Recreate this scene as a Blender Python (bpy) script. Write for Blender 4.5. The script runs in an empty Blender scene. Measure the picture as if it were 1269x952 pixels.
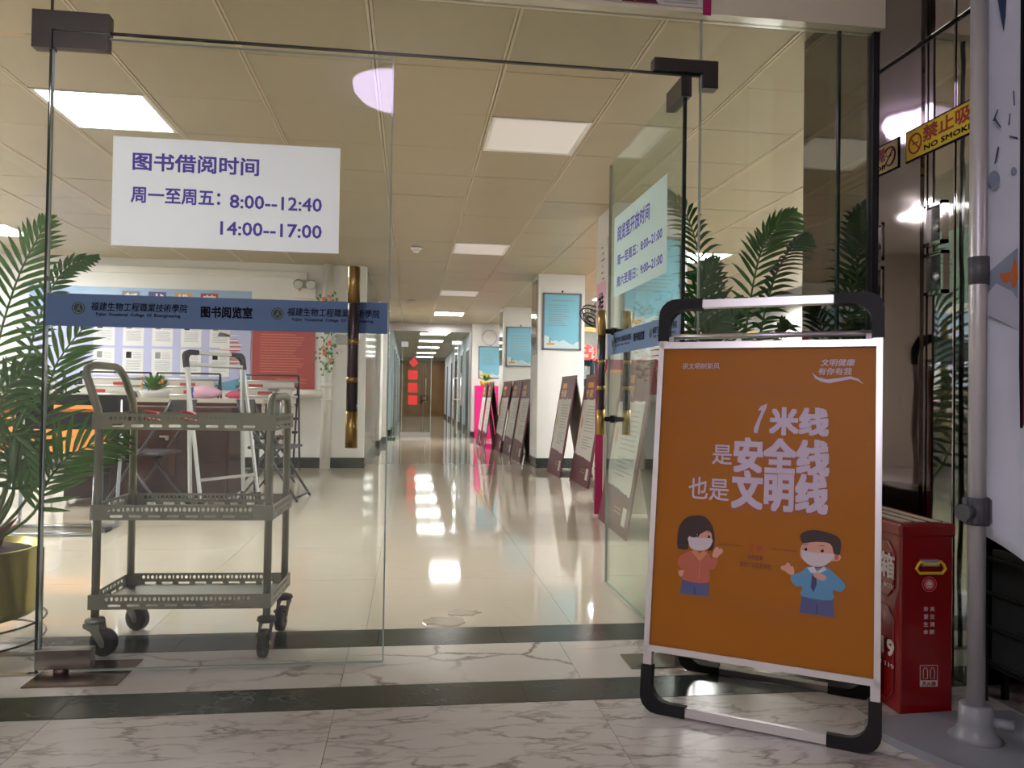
import bpy, bmesh, math, random
from mathutils import Vector, Matrix, Euler
random.seed(7)
S = bpy.context.scene
COL = S.collection

# ------------------------------------------------------------------ camera
CF, YAW, PIT, ROL, H = 961.0, 0.1307, 0.01613, 0.01493, 0.90
_fw = Vector((math.sin(YAW)*math.cos(PIT), math.cos(YAW)*math.cos(PIT), math.sin(PIT)))
_rt0 = Vector((math.cos(YAW), -math.sin(YAW), 0)); _up0 = _rt0.cross(_fw)
_rt = _rt0*math.cos(ROL) + _up0*math.sin(ROL); _up = -_rt0*math.sin(ROL) + _up0*math.cos(ROL)
cam = bpy.data.objects.new('camera', bpy.data.cameras.new('camera')); COL.objects.link(cam)
cam.data.sensor_width = 36.0; cam.data.lens = CF/1269*36.0
cam.data.clip_start = 0.05; cam.data.clip_end = 200
cam.matrix_world = Matrix(((_rt.x, _up.x, -_fw.x, 0), (_rt.y, _up.y, -_fw.y, 0), (_rt.z, _up.z, -_fw.z, H), (0, 0, 0, 1)))
S.camera = cam

# ------------------------------------------------------------------ world, exposure
W = bpy.data.worlds.new('world'); S.world = W; W.use_nodes = True
W.node_tree.nodes['Background'].inputs[0].default_value = (0.55, 0.66, 0.85, 1)
W.node_tree.nodes['Background'].inputs[1].default_value = 0.25
S.view_settings.view_transform = 'Standard'; S.view_settings.look = 'None'
S.view_settings.gamma = 1.0; S.view_settings.use_curve_mapping = False
S.view_settings.exposure = 1.86
S.cycles.use_denoising = True
S.cycles.max_bounces = 14; S.cycles.transparent_max_bounces = 24
S.cycles.glossy_bounces = 6; S.cycles.diffuse_bounces = 5
S.cycles.caustics_reflective = False; S.cycles.caustics_refractive = False
S.cycles.sample_clamp_indirect = 6.0
LAMP_PANEL = 21.0      # strength of the lit ceiling panels
LAMP_DOME = 3.6      # strength of the dome lamp in the lobby
FILL_LOBBY = 26.0     # unseen panel added behind the viewer to brighten the lobby

def at(x, y, Y):
    """point of the world seen at pixel (x, y) in the plane y = Y"""
    d = _fw*CF + _rt*(x-634.5) - _up*(y-476.0)
    t = Y/d.y
    return Vector((d.x*t, Y, H + d.z*t))

# ------------------------------------------------------------------ materials
M = {}
def nodes(name):
    m = bpy.data.materials.new(name); m.use_nodes = True
    M[name] = m
    nt = m.node_tree
    return m, nt, nt.nodes['Principled BSDF']
def mat(name, c, rough=0.5, metal=0.0, spec=0.5, emis=None, es=0.0, noise=0.0, nscale=20.0, bump=0.0, bscale=60.0, coat=0.0, rnoise=0.0):
    m, nt, b = nodes(name)
    N, L = nt.nodes, nt.links
    b.inputs['Base Color'].default_value = (*c, 1); b.inputs['Roughness'].default_value = rough
    b.inputs['Metallic'].default_value = metal; b.inputs['Specular IOR Level'].default_value = spec
    b.inputs['Coat Weight'].default_value = coat; b.inputs['Coat Roughness'].default_value = 0.08
    if emis: b.inputs['Emission Color'].default_value = (*emis, 1); b.inputs['Emission Strength'].default_value = es
    if noise or bump or rnoise:
        g = N.new('ShaderNodeNewGeometry')
        n = N.new('ShaderNodeTexNoise'); n.inputs['Scale'].default_value = nscale; n.inputs['Detail'].default_value = 5
        L.new(g.outputs['Position'], n.inputs['Vector'])
        if noise:
            mx = N.new('ShaderNodeMix'); mx.data_type = 'RGBA'
            mx.inputs['A'].default_value = (*[v*(1-noise) for v in c], 1); mx.inputs['B'].default_value = (*[min(1, v*(1+noise)) for v in c], 1)
            L.new(n.outputs['Fac'], mx.inputs['Factor']); L.new(mx.outputs['Result'], b.inputs['Base Color'])
        if rnoise:
            mr = N.new('ShaderNodeMapRange'); mr.inputs['To Min'].default_value = max(0, rough-rnoise); mr.inputs['To Max'].default_value = rough+rnoise
            L.new(n.outputs['Fac'], mr.inputs['Value']); L.new(mr.outputs['Result'], b.inputs['Roughness'])
        if bump:
            n2 = N.new('ShaderNodeTexNoise'); n2.inputs['Scale'].default_value = bscale; L.new(g.outputs['Position'], n2.inputs['Vector'])
            bp = N.new('ShaderNodeBump'); bp.inputs['Strength'].default_value = bump; bp.inputs['Distance'].default_value = 0.02
            L.new(n2.outputs['Fac'], bp.inputs['Height']); L.new(bp.outputs['Normal'], b.inputs['Normal'])
    return m
def marble(name, base, vein, vscale, rough, thick=0.06, second=None, amount=1.0, stretch=(1, 1.6, 1), warp=0.6, coat=0.0):
    m, nt, b = nodes(name)
    N, L = nt.nodes, nt.links
    g = N.new('ShaderNodeNewGeometry'); mp = N.new('ShaderNodeMapping'); mp.inputs['Scale'].default_value = stretch
    mp.inputs['Rotation'].default_value = (0, 0, 0.35)
    L.new(g.outputs['Position'], mp.inputs['Vector'])
    oi = N.new('ShaderNodeObjectInfo'); ad = N.new('ShaderNodeVectorMath'); ad.operation = 'MULTIPLY_ADD'
    cmb = N.new('ShaderNodeCombineXYZ')
    for k in range(3): L.new(oi.outputs['Random'], cmb.inputs[k])
    L.new(cmb.outputs[0], ad.inputs[0]); ad.inputs[1].default_value = (7, 5, 3); L.new(mp.outputs[0], ad.inputs[2])
    n = N.new('ShaderNodeTexNoise'); n.inputs['Scale'].default_value = vscale*0.6; n.inputs['Detail'].default_value = 7; n.inputs['Roughness'].default_value = 0.6
    L.new(ad.outputs[0], n.inputs['Vector'])
    wv = N.new('ShaderNodeVectorMath'); wv.operation = 'MULTIPLY_ADD'; wv.inputs[1].default_value = (warp, warp, warp)
    L.new(n.outputs['Color'], wv.inputs[0]); L.new(ad.outputs[0], wv.inputs[2])
    v = N.new('ShaderNodeTexVoronoi'); v.feature = 'DISTANCE_TO_EDGE'; v.inputs['Scale'].default_value = vscale
    L.new(wv.outputs[0], v.inputs['Vector'])
    r = N.new('ShaderNodeMapRange'); r.inputs['From Min'].default_value = 0; r.inputs['From Max'].default_value = thick
    r.inputs['To Min'].default_value = 1; r.inputs['To Max'].default_value = 0; L.new(v.outputs['Distance'], r.inputs['Value'])
    n3 = N.new('ShaderNodeTexNoise'); n3.inputs['Scale'].default_value = vscale*0.8; n3.inputs['Detail'].default_value = 3
    L.new(ad.outputs[0], n3.inputs['Vector'])
    r3 = N.new('ShaderNodeMapRange'); r3.inputs['From Min'].default_value = 0.38; r3.inputs['From Max'].default_value = 0.62; r3.inputs['To Max'].default_value = amount
    L.new(n3.outputs['Fac'], r3.inputs['Value'])
    mu = N.new('ShaderNodeMath'); mu.operation = 'MULTIPLY'; L.new(r.outputs[0], mu.inputs[0]); L.new(r3.outputs[0], mu.inputs[1])
    c0 = N.new('ShaderNodeMix'); c0.data_type = 'RGBA'; c0.inputs['A'].default_value = (*base, 1); c0.inputs['B'].default_value = (*(second or base), 1)
    L.new(n.outputs['Fac'], c0.inputs['Factor'])
    c1 = N.new('ShaderNodeMix'); c1.data_type = 'RGBA'; L.new(mu.outputs[0], c1.inputs['Factor']); L.new(c0.outputs['Result'], c1.inputs['A']); c1.inputs['B'].default_value = (*vein, 1)
    L.new(c1.outputs['Result'], b.inputs['Base Color'])
    b.inputs['Roughness'].default_value = rough
    b.inputs['Coat Weight'].default_value = coat; b.inputs['Coat Roughness'].default_value = 0.03
    return m
def glass(name, tint, refl=1.0, dust=0.0):
    m = bpy.data.materials.new(name); m.use_nodes = True; M[name] = m
    nt = m.node_tree; N, L = nt.nodes, nt.links
    for n in list(N): N.remove(n)
    o = N.new('ShaderNodeOutputMaterial'); tr = N.new('ShaderNodeBsdfTransparent'); tr.inputs[0].default_value = (*tint, 1)
    gl = N.new('ShaderNodeBsdfGlossy'); gl.inputs['Roughness'].default_value = 0.0; gl.inputs['Color'].default_value = (0.95, 1, 0.97, 1)
    lw = N.new('ShaderNodeLayerWeight'); lw.inputs['Blend'].default_value = 0.5
    pw = N.new('ShaderNodeMath'); pw.operation = 'POWER'; pw.inputs[1].default_value = 5; L.new(lw.outputs['Facing'], pw.inputs[0])
    ma = N.new('ShaderNodeMath'); ma.operation = 'MULTIPLY_ADD'; ma.inputs[1].default_value = 0.9*refl; ma.inputs[2].default_value = 0.035*refl
    L.new(pw.outputs[0], ma.inputs[0])
    mx = N.new('ShaderNodeMixShader'); L.new(ma.outputs[0], mx.inputs[0]); L.new(tr.outputs[0], mx.inputs[1]); L.new(gl.outputs[0], mx.inputs[2])
    out = mx
    if dust:
        df = N.new('ShaderNodeBsdfDiffuse'); df.inputs[0].default_value = (0.8, 0.8, 0.8, 1)
        g = N.new('ShaderNodeNewGeometry'); n = N.new('ShaderNodeTexNoise'); n.inputs['Scale'].default_value = 3; n.inputs['Detail'].default_value = 6
        L.new(g.outputs['Position'], n.inputs['Vector'])
        r = N.new('ShaderNodeMapRange'); r.inputs['From Min'].default_value = 0.4; r.inputs['From Max'].default_value = 0.8; r.inputs['To Max'].default_value = dust
        L.new(n.outputs['Fac'], r.inputs['Value'])
        m2 = N.new('ShaderNodeMixShader'); L.new(r.outputs[0], m2.inputs[0]); L.new(mx.outputs[0], m2.inputs[1]); L.new(df.outputs[0], m2.inputs[2]); out = m2
    L.new(out.outputs[0], o.inputs['Surface'])
    return m

mat('grout', (0.10, 0.095, 0.085), 0.8)
marble('marble_front', (0.60, 0.56, 0.52), (0.16, 0.115, 0.09), 7.0, 0.30, 0.11, second=(0.50, 0.46, 0.42), stretch=(0.8, 2.3, 1), warp=0.42, amount=.9)
marble('marble_sill', (0.66, 0.62, 0.57), (0.20, 0.15, 0.12), 2.6, 0.18, 0.05, second=(0.56, 0.52, 0.47), stretch=(1, 1.5, 1))
marble('marble_dark', (0.026, 0.032, 0.028), (0.13, 0.15, 0.14), 4.5, 0.20, 0.03, second=(0.045, 0.054, 0.048), amount=0.8)
marble('floor_beige', (0.62, 0.56, 0.465), (0.56, 0.48, 0.38), 1.3, 0.05, 0.025, second=(0.60, 0.54, 0.44), amount=0.35)
marble('marble_grey', (0.36, 0.35, 0.32), (0.2, 0.19, 0.17), 2.0, 0.12, 0.05, second=(0.28, 0.27, 0.25))
mat('ceiling_tile', (0.44, 0.375, 0.24), 0.42, 0.15, noise=0.06, nscale=1.2, bump=0.5, bscale=1.6)
mat('ceiling_rib', (0.60, 0.51, 0.36), 0.4, 0.15)
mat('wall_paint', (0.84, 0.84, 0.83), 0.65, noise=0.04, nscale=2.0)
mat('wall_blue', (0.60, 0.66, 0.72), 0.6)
mat('lobby_ceiling', (0.80, 0.78, 0.70), 0.6)
mat('lobby_paint', (0.60, 0.55, 0.46), 0.6, noise=0.05, nscale=2.0)
mat('panel_off_glow', (0.84, 0.80, 0.76), 0.35, emis=(1, 0.93, 0.88), es=0.05)  # switched-off diffuser with a faint glow put into the material
mat('panel_on', (0.9, 0.9, 0.9), 0.5, emis=(1.0, 0.985, 0.955), es=LAMP_PANEL)
mat('panel_dim', (0.9, 0.9, 0.9), 0.5, emis=(1.0, 0.97, 0.92), es=LAMP_PANEL*.22)
mat('dome_on', (0.9, 0.9, 0.9), 0.3, emis=(0.80, 0.62, 1.0), es=LAMP_DOME)
mat('lobby_fill', (0.9, 0.9, 0.9), 0.5, emis=(0.93, 0.90, 1.0), es=FILL_LOBBY)  # glow of the fill panel added for the lobby
mat('white_plastic', (0.80, 0.79, 0.76), 0.4)
mat('steel', (0.50, 0.47, 0.45), 0.035, 1.0, bump=0.10, bscale=3.0, rnoise=0.03, nscale=4)
mat('steel_column', (0.26, 0.25, 0.22), 0.03, 1.0, bump=0.12, bscale=2.0)
mat('fascia_cream', (0.88, 0.82, 0.64), 0.12, 0.0, coat=0.8, bump=0.15, bscale=3.5)  # glossy cream non-metal coat with slight bumps
mat('steel_dark', (0.10, 0.095, 0.09), 0.2, 1.0)
mat('aluminium', (0.66, 0.63, 0.66), 0.32, 0.9)
mat('aluminium_white', (0.46, 0.47, 0.47), 0.35, 0.6)
mat('black_plastic', (0.010, 0.010, 0.012), 0.5, spec=0.25)
mat('fitting', (0.085, 0.078, 0.075), 0.35, 0.75)
mat('fitting_steel', (0.30, 0.275, 0.25), 0.2, 0.95, noise=0.3, nscale=14, rnoise=0.12)
mat('rust_plate', (0.17, 0.125, 0.105), 0.25, 0.8, noise=0.6, nscale=18)
mat('brass', (0.36, 0.24, 0.08), 0.33, 0.95)
mat('bronze_tube', (0.085, 0.065, 0.065), 0.25, 0.6)
mat('glass_edge', (0.012, 0.03, 0.022), 0.1, coat=0.5)
mat('glass_edge_light', (0.35, 0.42, 0.38), 0.08, coat=0.8)
glass('glass', (0.955, 0.97, 0.955), 1.0, dust=0.05)
glass('glass_green', (0.89, 0.945, 0.91), 1.0, dust=0.05)
glass('glass_clear', (0.90, 0.94, 0.93), 0.8)
mat('paper', (0.80, 0.80, 0.82), 0.6, noise=0.03, nscale=6)
def thin(name, c, tr):
    m, nt, b = nodes(name); N, L = nt.nodes, nt.links
    b.inputs['Base Color'].default_value = (*c, 1); b.inputs['Roughness'].default_value = .5
    t = N.new('ShaderNodeBsdfTranslucent'); t.inputs[0].default_value = (*c, 1)
    mx = N.new('ShaderNodeMixShader'); mx.inputs[0].default_value = tr
    L.new(b.outputs[0], mx.inputs[1]); L.new(t.outputs[0], mx.inputs[2]); L.new(mx.outputs[0], nt.nodes['Material Output'].inputs['Surface'])
thin('paper_sheet', (0.93, 0.95, 1.0), .8); thin('paper_mint', (0.72, 0.86, 0.84), .4)
mat('ink_violet', (0.10, 0.075, 0.50), 0.6)
mat('ink', (0.008, 0.008, 0.012), 0.7, spec=0.1)
mat('ink_grey', (0.28, 0.28, 0.30), 0.7)
mat('band_blue', (0.085, 0.17, 0.33), 0.45)
mat('emblem_green', (0.02, 0.055, 0.045), 0.5)
mat('emblem_line', (0.33, 0.42, 0.40), 0.5)
mat('cart_green', (0.27, 0.26, 0.20), 0.42, 0.35, noise=0.12, nscale=9)
mat('rubber', (0.012, 0.012, 0.013), 0.6)
mat('galvanised', (0.32, 0.32, 0.29), 0.4, 0.8)
mat('poster_orange', (0.42, 0.142, 0.008), 0.42, spec=0.2, noise=0.05, nscale=6, bump=0.25, bscale=7)
mat('poster_dot', (0.36, 0.11, 0.01), 0.4)
mat('poster_white', (0.62, 0.52, 0.66), 0.5)
mat('poster_shadow', (0.40, 0.10, 0.03), 0.5)
mat('print_line', (0.22, 0.05, 0.02), 0.5)
mat('print_red', (0.50, 0.05, 0.04), 0.5)
mat('skin', (0.72, 0.36, 0.27), 0.5); mat('hair_brown', (0.035, 0.012, 0.01), 0.5)
mat('print_mask', (0.66, 0.58, 0.62), 0.5); mat('print_shirt', (0.55, 0.13, 0.075), 0.5)
mat('print_collar', (0.66, 0.25, 0.12), 0.5)
mat('print_jeans', (0.09, 0.10, 0.26), 0.5); mat('print_blue', (0.10, 0.30, 0.52), 0.5); mat('print_tie', (0.06, 0.04, 0.13), 0.5)
mat('box_red', (0.21, 0.004, 0.006), 0.22, coat=0.4, bump=0.04, bscale=4)
mat('box_red_dark', (0.30, 0.008, 0.01), 0.3, coat=0.3)
mat('box_print', (0.62, 0.50, 0.48), 0.5); mat('box_pink', (0.60, 0.12, 0.13), 0.5); mat('box_cream', (0.62, 0.55, 0.38), 0.5)
mat('yellow', (0.75, 0.50, 0.02), 0.4); mat('sign_yellow', (0.80, 0.56, 0.03), 0.4); mat('sign_ink', (0.35, 0.03, 0.015), 0.5)
mat('grey_plastic', (0.26, 0.27, 0.30), 0.35); mat('grey_dark', (0.075, 0.078, 0.09), 0.45); mat('pole_grey', (0.55, 0.53, 0.55), 0.35, 0.4)
mat('banner_blue', (0.70, 0.74, 0.84), 0.45, noise=0.18, nscale=3.5); mat('banner_mist', (0.62, 0.65, 0.76), 0.5); mat('banner_deep', (0.33, 0.39, 0.50), 0.5)
mat('banner_dark', (0.035, 0.07, 0.15), 0.5)
mat('magenta', (0.42, 0.012, 0.13), 0.4); mat('maroon', (0.125, 0.02, 0.038), 0.4); mat('maroon_bright', (0.27, 0.01, 0.06), 0.4)
mat('page_white', (0.72, 0.71, 0.66), 0.5); mat('gold', (0.62, 0.38, 0.13), 0.4); mat('orange_tag', (0.80, 0.34, 0.05), 0.5)
mat('board_back', (0.30, 0.245, 0.18), 0.7)
mat('hot_pink', (0.80, 0.012, 0.22), 0.35)
mat('poster_sky', (0.21, 0.53, 0.70), 0.35); mat('frame_grey', (0.17, 0.18, 0.21), 0.4, 0.3)
mat('cloud', (0.62, 0.76, 0.82), 0.5)
mat('wood', (0.24, 0.125, 0.035), 0.35, noise=0.25, nscale=3); mat('wood_dark', (0.16, 0.08, 0.03), 0.4)
mat('red_paper', (0.72, 0.03, 0.025), 0.5)
mat('red_poster', (0.46, 0.035, 0.04), 0.45, noise=0.12, nscale=1.5)
mat('board_lilac', (0.50, 0.52, 0.80), 0.4, noise=0.16, nscale=1.3); mat('board_sky', (0.32, 0.48, 0.72), 0.4, noise=0.25, nscale=2.5); mat('board_teal', (0.10, 0.33, 0.50), 0.5)
mat('desk_red', (0.032, 0.009, 0.008), 0.5, noise=0.3, nscale=6); mat('desk_edge', (0.06, 0.02, 0.014), 0.3)
mat('orange_laminate', (0.85, 0.33, 0.08), 0.4)
mat('cream_top', (0.66, 0.60, 0.50), 0.35)
mat('chair_grey', (0.05, 0.05, 0.06), 0.5); mat('chair_tube', (0.09, 0.09, 0.10), 0.35, 0.6); mat('tube_silver', (0.52, 0.55, 0.60), 0.25, 0.8)
mat('black_wire', (0.02, 0.022, 0.028), 0.4, 0.4)
mat('newsprint', (0.60, 0.57, 0.52), 0.7, noise=0.12, nscale=14)
mat('pot_gold', (0.42, 0.36, 0.10), 0.32, 0.85); mat('soil', (0.03, 0.015, 0.01), 0.9)
mat('leaf', (0.095, 0.27, 0.04), 0.38, noise=0.35, nscale=8); mat('leaf_dark', (0.05, 0.16, 0.035), 0.36, noise=0.3, nscale=8)
mat('stem', (0.09, 0.17, 0.04), 0.45); mat('fibre', (0.16, 0.05, 0.025), 0.8)
mat('mini_leaf', (0.08, 0.26, 0.05), 0.5); mat('flower_orange', (0.85, 0.25, 0.12), 0.5); mat('flower_yellow', (0.8, 0.7, 0.05), 0.5)
mat('pouch_pink', (0.75, 0.08, 0.22), 0.4); mat('bag_pink', (0.85, 0.50, 0.68), 0.35); mat('blue_pack', (0.03, 0.08, 0.40), 0.4)
mat('water', (0.50, 0.44, 0.34), 0.03, coat=1.0)
mat('mat_green', (0.01, 0.06, 0.035), 0.9); mat('lavender', (0.66, 0.62, 0.80), 0.5); mat('shelf_dark', (0.06, 0.06, 0.07), 0.5)
mat('lens_clear', (0.55, 0.57, 0.57), 0.1, 0.6)
mat('butterfly', (0.70, 0.20, 0.06), 0.5)
mat('fabric_dark', (0.03, 0.032, 0.03), 0.8, noise=0.3, nscale=20)
mat('daylight', (0.8, 0.85, 0.9), 0.5, emis=(0.75, 0.88, 1.0), es=2.0)
mat('window_frame', (0.5, 0.5, 0.48), 0.4)

# ------------------------------------------------------------------ builders
LOC = {}
def wloc(o): return LOC.get(o.name, Vector((0, 0, 0))) if o else Vector((0, 0, 0))
def tag(o, label=None, cat=None, group=None, kind=None):
    if label: o['label'] = label
    if cat: o['category'] = cat
    if group: o['group'] = group
    if kind: o['kind'] = kind
    return o
def thing(name, label, cat, loc=(0, 0, 0), group=None):
    o = bpy.data.objects.new(name, None); COL.objects.link(o); o.location = loc
    o.empty_display_size = 0.1
    LOC[o.name] = Vector(loc)
    return tag(o, label, cat, group)
def setting(name, loc=(0, 0, 0)):
    o = bpy.data.objects.new(name, None); COL.objects.link(o); o.location = loc; LOC[o.name] = Vector(loc); o['kind'] = 'structure'
    return o
def link_mesh(name, me, mats, parent=None, loc=None):
    """me holds world coordinates; stored relative to the parent's origin"""
    base = wloc(parent) if parent else Vector(loc or (0, 0, 0))
    me.transform(Matrix.Translation(-base))
    for m in mats:
        me.materials.append(M[m])
    o = bpy.data.objects.new(name, me); COL.objects.link(o)
    if parent: o.parent = parent
    else: o.location = base
    LOC[o.name] = base.copy()
    return o
class MB:
    def __init__(s): s.bm = bmesh.new(); s.smooth = False
    def _m(s, faces, m, sm=False):
        for f in faces: f.material_index = m; f.smooth = sm
    def box(s, x0, x1, y0, y1, z0, z1, m=0, bevel=0.0, mx=None):
        vs = [s.bm.verts.new((x, y, z)) for x in (x0, x1) for y in (y0, y1) for z in (z0, z1)]
        idx = ((0, 1, 3, 2), (4, 6, 7, 5), (0, 4, 5, 1), (2, 3, 7, 6), (0, 2, 6, 4), (1, 5, 7, 3))
        fs = [s.bm.faces.new([vs[i] for i in f]) for f in idx]
        s._m(fs, m)
        if bevel:
            es = list({e for f in fs for e in f.edges})
            r = bmesh.ops.bevel(s.bm, geom=es, offset=bevel, segments=2, affect='EDGES', profile=0.5)
            s._m(r['faces'], m); vs = list({v for f in r['faces'] for v in f.verts} | {v for v in vs if v.is_valid})
        if mx is not None:
            for v in vs:
                if v.is_valid: v.co = mx @ v.co
        return s
    def bar(s, p0, p1, w, h, m=0, up=(0, 0, 1)):
        p0, p1 = Vector(p0), Vector(p1); d = p1-p0; L = d.length; d.normalize()
        u = Vector(up); a = d.cross(u)
        if a.length < 1e-4: a = d.cross(Vector((1, 0, 0)))
        a.normalize(); b = a.cross(d)
        mx = Matrix(((d.x, a.x, b.x, p0.x), (d.y, a.y, b.y, p0.y), (d.z, a.z, b.z, p0.z), (0, 0, 0, 1)))
        return s.box(0, L, -w/2, w/2, -h/2, h/2, m, mx=mx)
    def tube(s, pts, r, seg=10, m=0, cap=True, closed=False):
        pts = [Vector(p) for p in pts]; n = len(pts)
        rs = r if isinstance(r, (list, tuple)) else [r]*n
        rings = []; ref = None
        for i, p in enumerate(pts):
            if closed: t = (pts[(i+1) % n]-pts[i-1])
            else: t = (pts[min(i+1, n-1)]-pts[max(i-1, 0)])
            t.normalize()
            if ref is None:
                ref = t.cross(Vector((0, 0, 1)))
                if ref.length < 1e-3: ref = t.cross(Vector((1, 0, 0)))
            ref = (ref - t*ref.dot(t)).normalized(); b = t.cross(ref)
            rings.append([s.bm.verts.new(p + (ref*math.cos(2*math.pi*k/seg)+b*math.sin(2*math.pi*k/seg))*rs[i]) for k in range(seg)])
        fs = []
        for i in range(n if closed else n-1):
            A, B = rings[i], rings[(i+1) % n]
            for k in range(seg): fs.append(s.bm.faces.new((A[k], A[(k+1) % seg], B[(k+1) % seg], B[k])))
        s._m(fs, m, True)
        if cap and not closed:
            s._m([s.bm.faces.new(rings[0][::-1]), s.bm.faces.new(rings[-1])], m)
        return s
    def cyl(s, p0, p1, r, seg=16, m=0): return s.tube([p0, p1], r, seg, m)
    def lathe(s, c, prof, seg=24, m=0, axis=None, smooth=True, sx=1, sy=1):
        c = Vector(c)
        rings = []
        for r, z in prof:
            rings.append([s.bm.verts.new((c.x+sx*r*math.cos(2*math.pi*k/seg), c.y+sy*r*math.sin(2*math.pi*k/seg), c.z+z)) for k in range(seg)])
        fs = []
        for A, B in zip(rings, rings[1:]):
            for k in range(seg): fs.append(s.bm.faces.new((A[k], A[(k+1) % seg], B[(k+1) % seg], B[k])))
        s._m(fs, m, smooth)
        if prof[0][0] > 1e-5: s._m([s.bm.faces.new(rings[0][::-1])], m)
        if prof[-1][0] > 1e-5: s._m([s.bm.faces.new(rings[-1])], m)
        if axis is not None:
            q = Vector((0, 0, 1)).rotation_difference(Vector(axis))
            for R_ in rings:
                for v in R_: v.co = c + q @ (v.co-c)
        return s
    def ball(s, c, r, seg=12, m=0, sz=1.0):
        n = seg//2
        return s.lathe(c, [(max(1e-6, r*math.sin(math.pi*i/n)), -r*sz*math.cos(math.pi*i/n)) for i in range(n+1)], seg, m)
    def poly(s, pts, m=0):
        f = s.bm.faces.new([s.bm.verts.new(p) for p in pts]); f.material_index = m; return s
    def prism(s, F, pts, n0, n1, m=0, m_side=None):
        """polygon pts (u,v) in frame F extruded from n0 to n1 along the frame's normal"""
        a = [s.bm.verts.new(F.p(u, v, n0)) for u, v in pts]; b = [s.bm.verts.new(F.p(u, v, n1)) for u, v in pts]
        fs = [s.bm.faces.new(a[::-1]), s.bm.faces.new(b)]
        s._m(fs, m)
        sd = [s.bm.faces.new((a[i], a[(i+1) % len(a)], b[(i+1) % len(a)], b[i])) for i in range(len(a))]
        s._m(sd, m if m_side is None else m_side)
        return s
    def build(s, name, mats, parent=None, loc=None, keep=False):
        if isinstance(mats, str): mats = [mats]
        bmesh.ops.recalc_face_normals(s.bm, faces=s.bm.faces)
        me = bpy.data.meshes.new(name); s.bm.to_mesh(me); s.bm.free()
        return link_mesh(name, me, mats, parent, loc)
class Frame:
    """origin, u (right), v (up), n (towards the viewer)"""
    def __init__(s, o, u, v):
        s.o = Vector(o); s.u = Vector(u).normalized(); s.v = Vector(v).normalized(); s.n = s.u.cross(s.v)
    def p(s, u, v, n=0.0): return s.o + s.u*u + s.v*v + s.n*n
    def mx(s, n=0.0):
        o = s.p(0, 0, n)
        return Matrix(((s.u.x, s.v.x, s.n.x, o.x), (s.u.y, s.v.y, s.n.y, o.y), (s.u.z, s.v.z, s.n.z, o.z), (0, 0, 0, 1)))
def rect(u0, v0, u1, v1): return [(u0, v0), (u1, v0), (u1, v1), (u0, v1)]
def ellipse(cu, cv, ru, rv, n=20): return [(cu+ru*math.cos(2*math.pi*k/n), cv+rv*math.sin(2*math.pi*k/n)) for k in range(n)]
def text(body, F, box, m, parent, name='lettering', bold=0.0, n=0.0008, shear=0.0, res=2):
    """lettering fitted into box = (u0, v0, u1, v1) of frame F, as mesh"""
    cu = bpy.data.curves.new('t', 'FONT'); cu.body = body; cu.size = 1.0; cu.resolution_u = res; cu.shear = shear; cu.fill_mode = 'FRONT'
    o = bpy.data.objects.new('t', cu); COL.objects.link(o)
    dg = bpy.context.evaluated_depsgraph_get(); me = bpy.data.meshes.new_from_object(o.evaluated_get(dg))
    bpy.data.objects.remove(o); bpy.data.curves.remove(cu)
    if not me.vertices: return None
    xs = [v.co.x for v in me.vertices]; ys = [v.co.y for v in me.vertices]
    x0, x1, y0, y1 = min(xs), max(xs), min(ys), max(ys)
    u0, v0, u1, v1 = box
    sx, sy = (u1-u0)/max(1e-6, x1-x0), (v1-v0)/max(1e-6, y1-y0)
    sh = [(0, 0)] if not bold else [(-bold, -bold), (bold, -bold), (-bold, bold), (bold, bold)] if bold < .03 else [(i*bold, j*bold) for i in (-1, 0, 1) for j in (-1, 0, 1)]
    V, P = [], []
    base = [(v.co.x, v.co.y) for v in me.vertices]; polys = [list(p.vertices) for p in me.polygons]
    for k, (dx, dy) in enumerate(sh):
        q = len(V)
        V += [F.p(u0+(x-x0+dx)*sx, v0+(y-y0+dy)*sy, n+k*0.00005) for x, y in base]
        P += [[i+q for i in p] for p in polys]
    bpy.data.meshes.remove(me)
    me = bpy.data.meshes.new(name); me.from_pydata(V, [], P)
    return link_mesh(name, me, [m], parent)
def shape(F, pts, m, parent, name, n=0.0008, th=0.0004):
    b = MB(); b.prism(F, pts, n-th, n); return b.build(name, m, parent)
def smooth2(p):
    out = []; n = len(p)
    for i in range(n):
        p0, p1, p2, p3 = p[i-1], p[i], p[(i+1) % n], p[(i+2) % n]
        for t in (0, .33, .66):
            out.append(tuple(.5*(2*p1[a]+(p2[a]-p0[a])*t+(2*p0[a]-5*p1[a]+4*p2[a]-p3[a])*t*t+(3*p1[a]-p0[a]-3*p2[a]+p3[a])*t**3) for a in (0, 1)))
    return out
def lines(F, u0, u1, vs, h, m, parent, name='printed_lines', n=0.0008, rag=0.12, gap=0.35, indent=0.0):
    """rows of tiny illegible print: short strokes, joined"""
    b = MB()
    for v in vs:
        u = u0 + (indent if random.random() < 0.3 else 0); e = u1 - (u1-u0)*random.random()*rag
        while u < e-h*0.4:
            w = h*random.uniform(0.7, 1.0)
            b.poly([F.p(u, v, n), F.p(min(u+w, e), v, n), F.p(min(u+w, e), v+h*random.uniform(0.7, 1), n), F.p(u, v+h, n)])
            u += w + h*gap
    o = b.build(name, m, parent); o['kind'] = 'stuff'; return o
def children(o): return [c for c in bpy.data.objects if c.parent == o]
def copy_tree(o, parent=None, kids=None):
    if kids is None:
        kids = {}
        for c in bpy.data.objects:
            if c.parent: kids.setdefault(c.parent.name, []).append(c)
    c = o.copy(); COL.objects.link(c)
    if parent: c.parent = parent
    for ch in kids.get(o.name, []): copy_tree(ch, c, kids)
    return c

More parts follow.
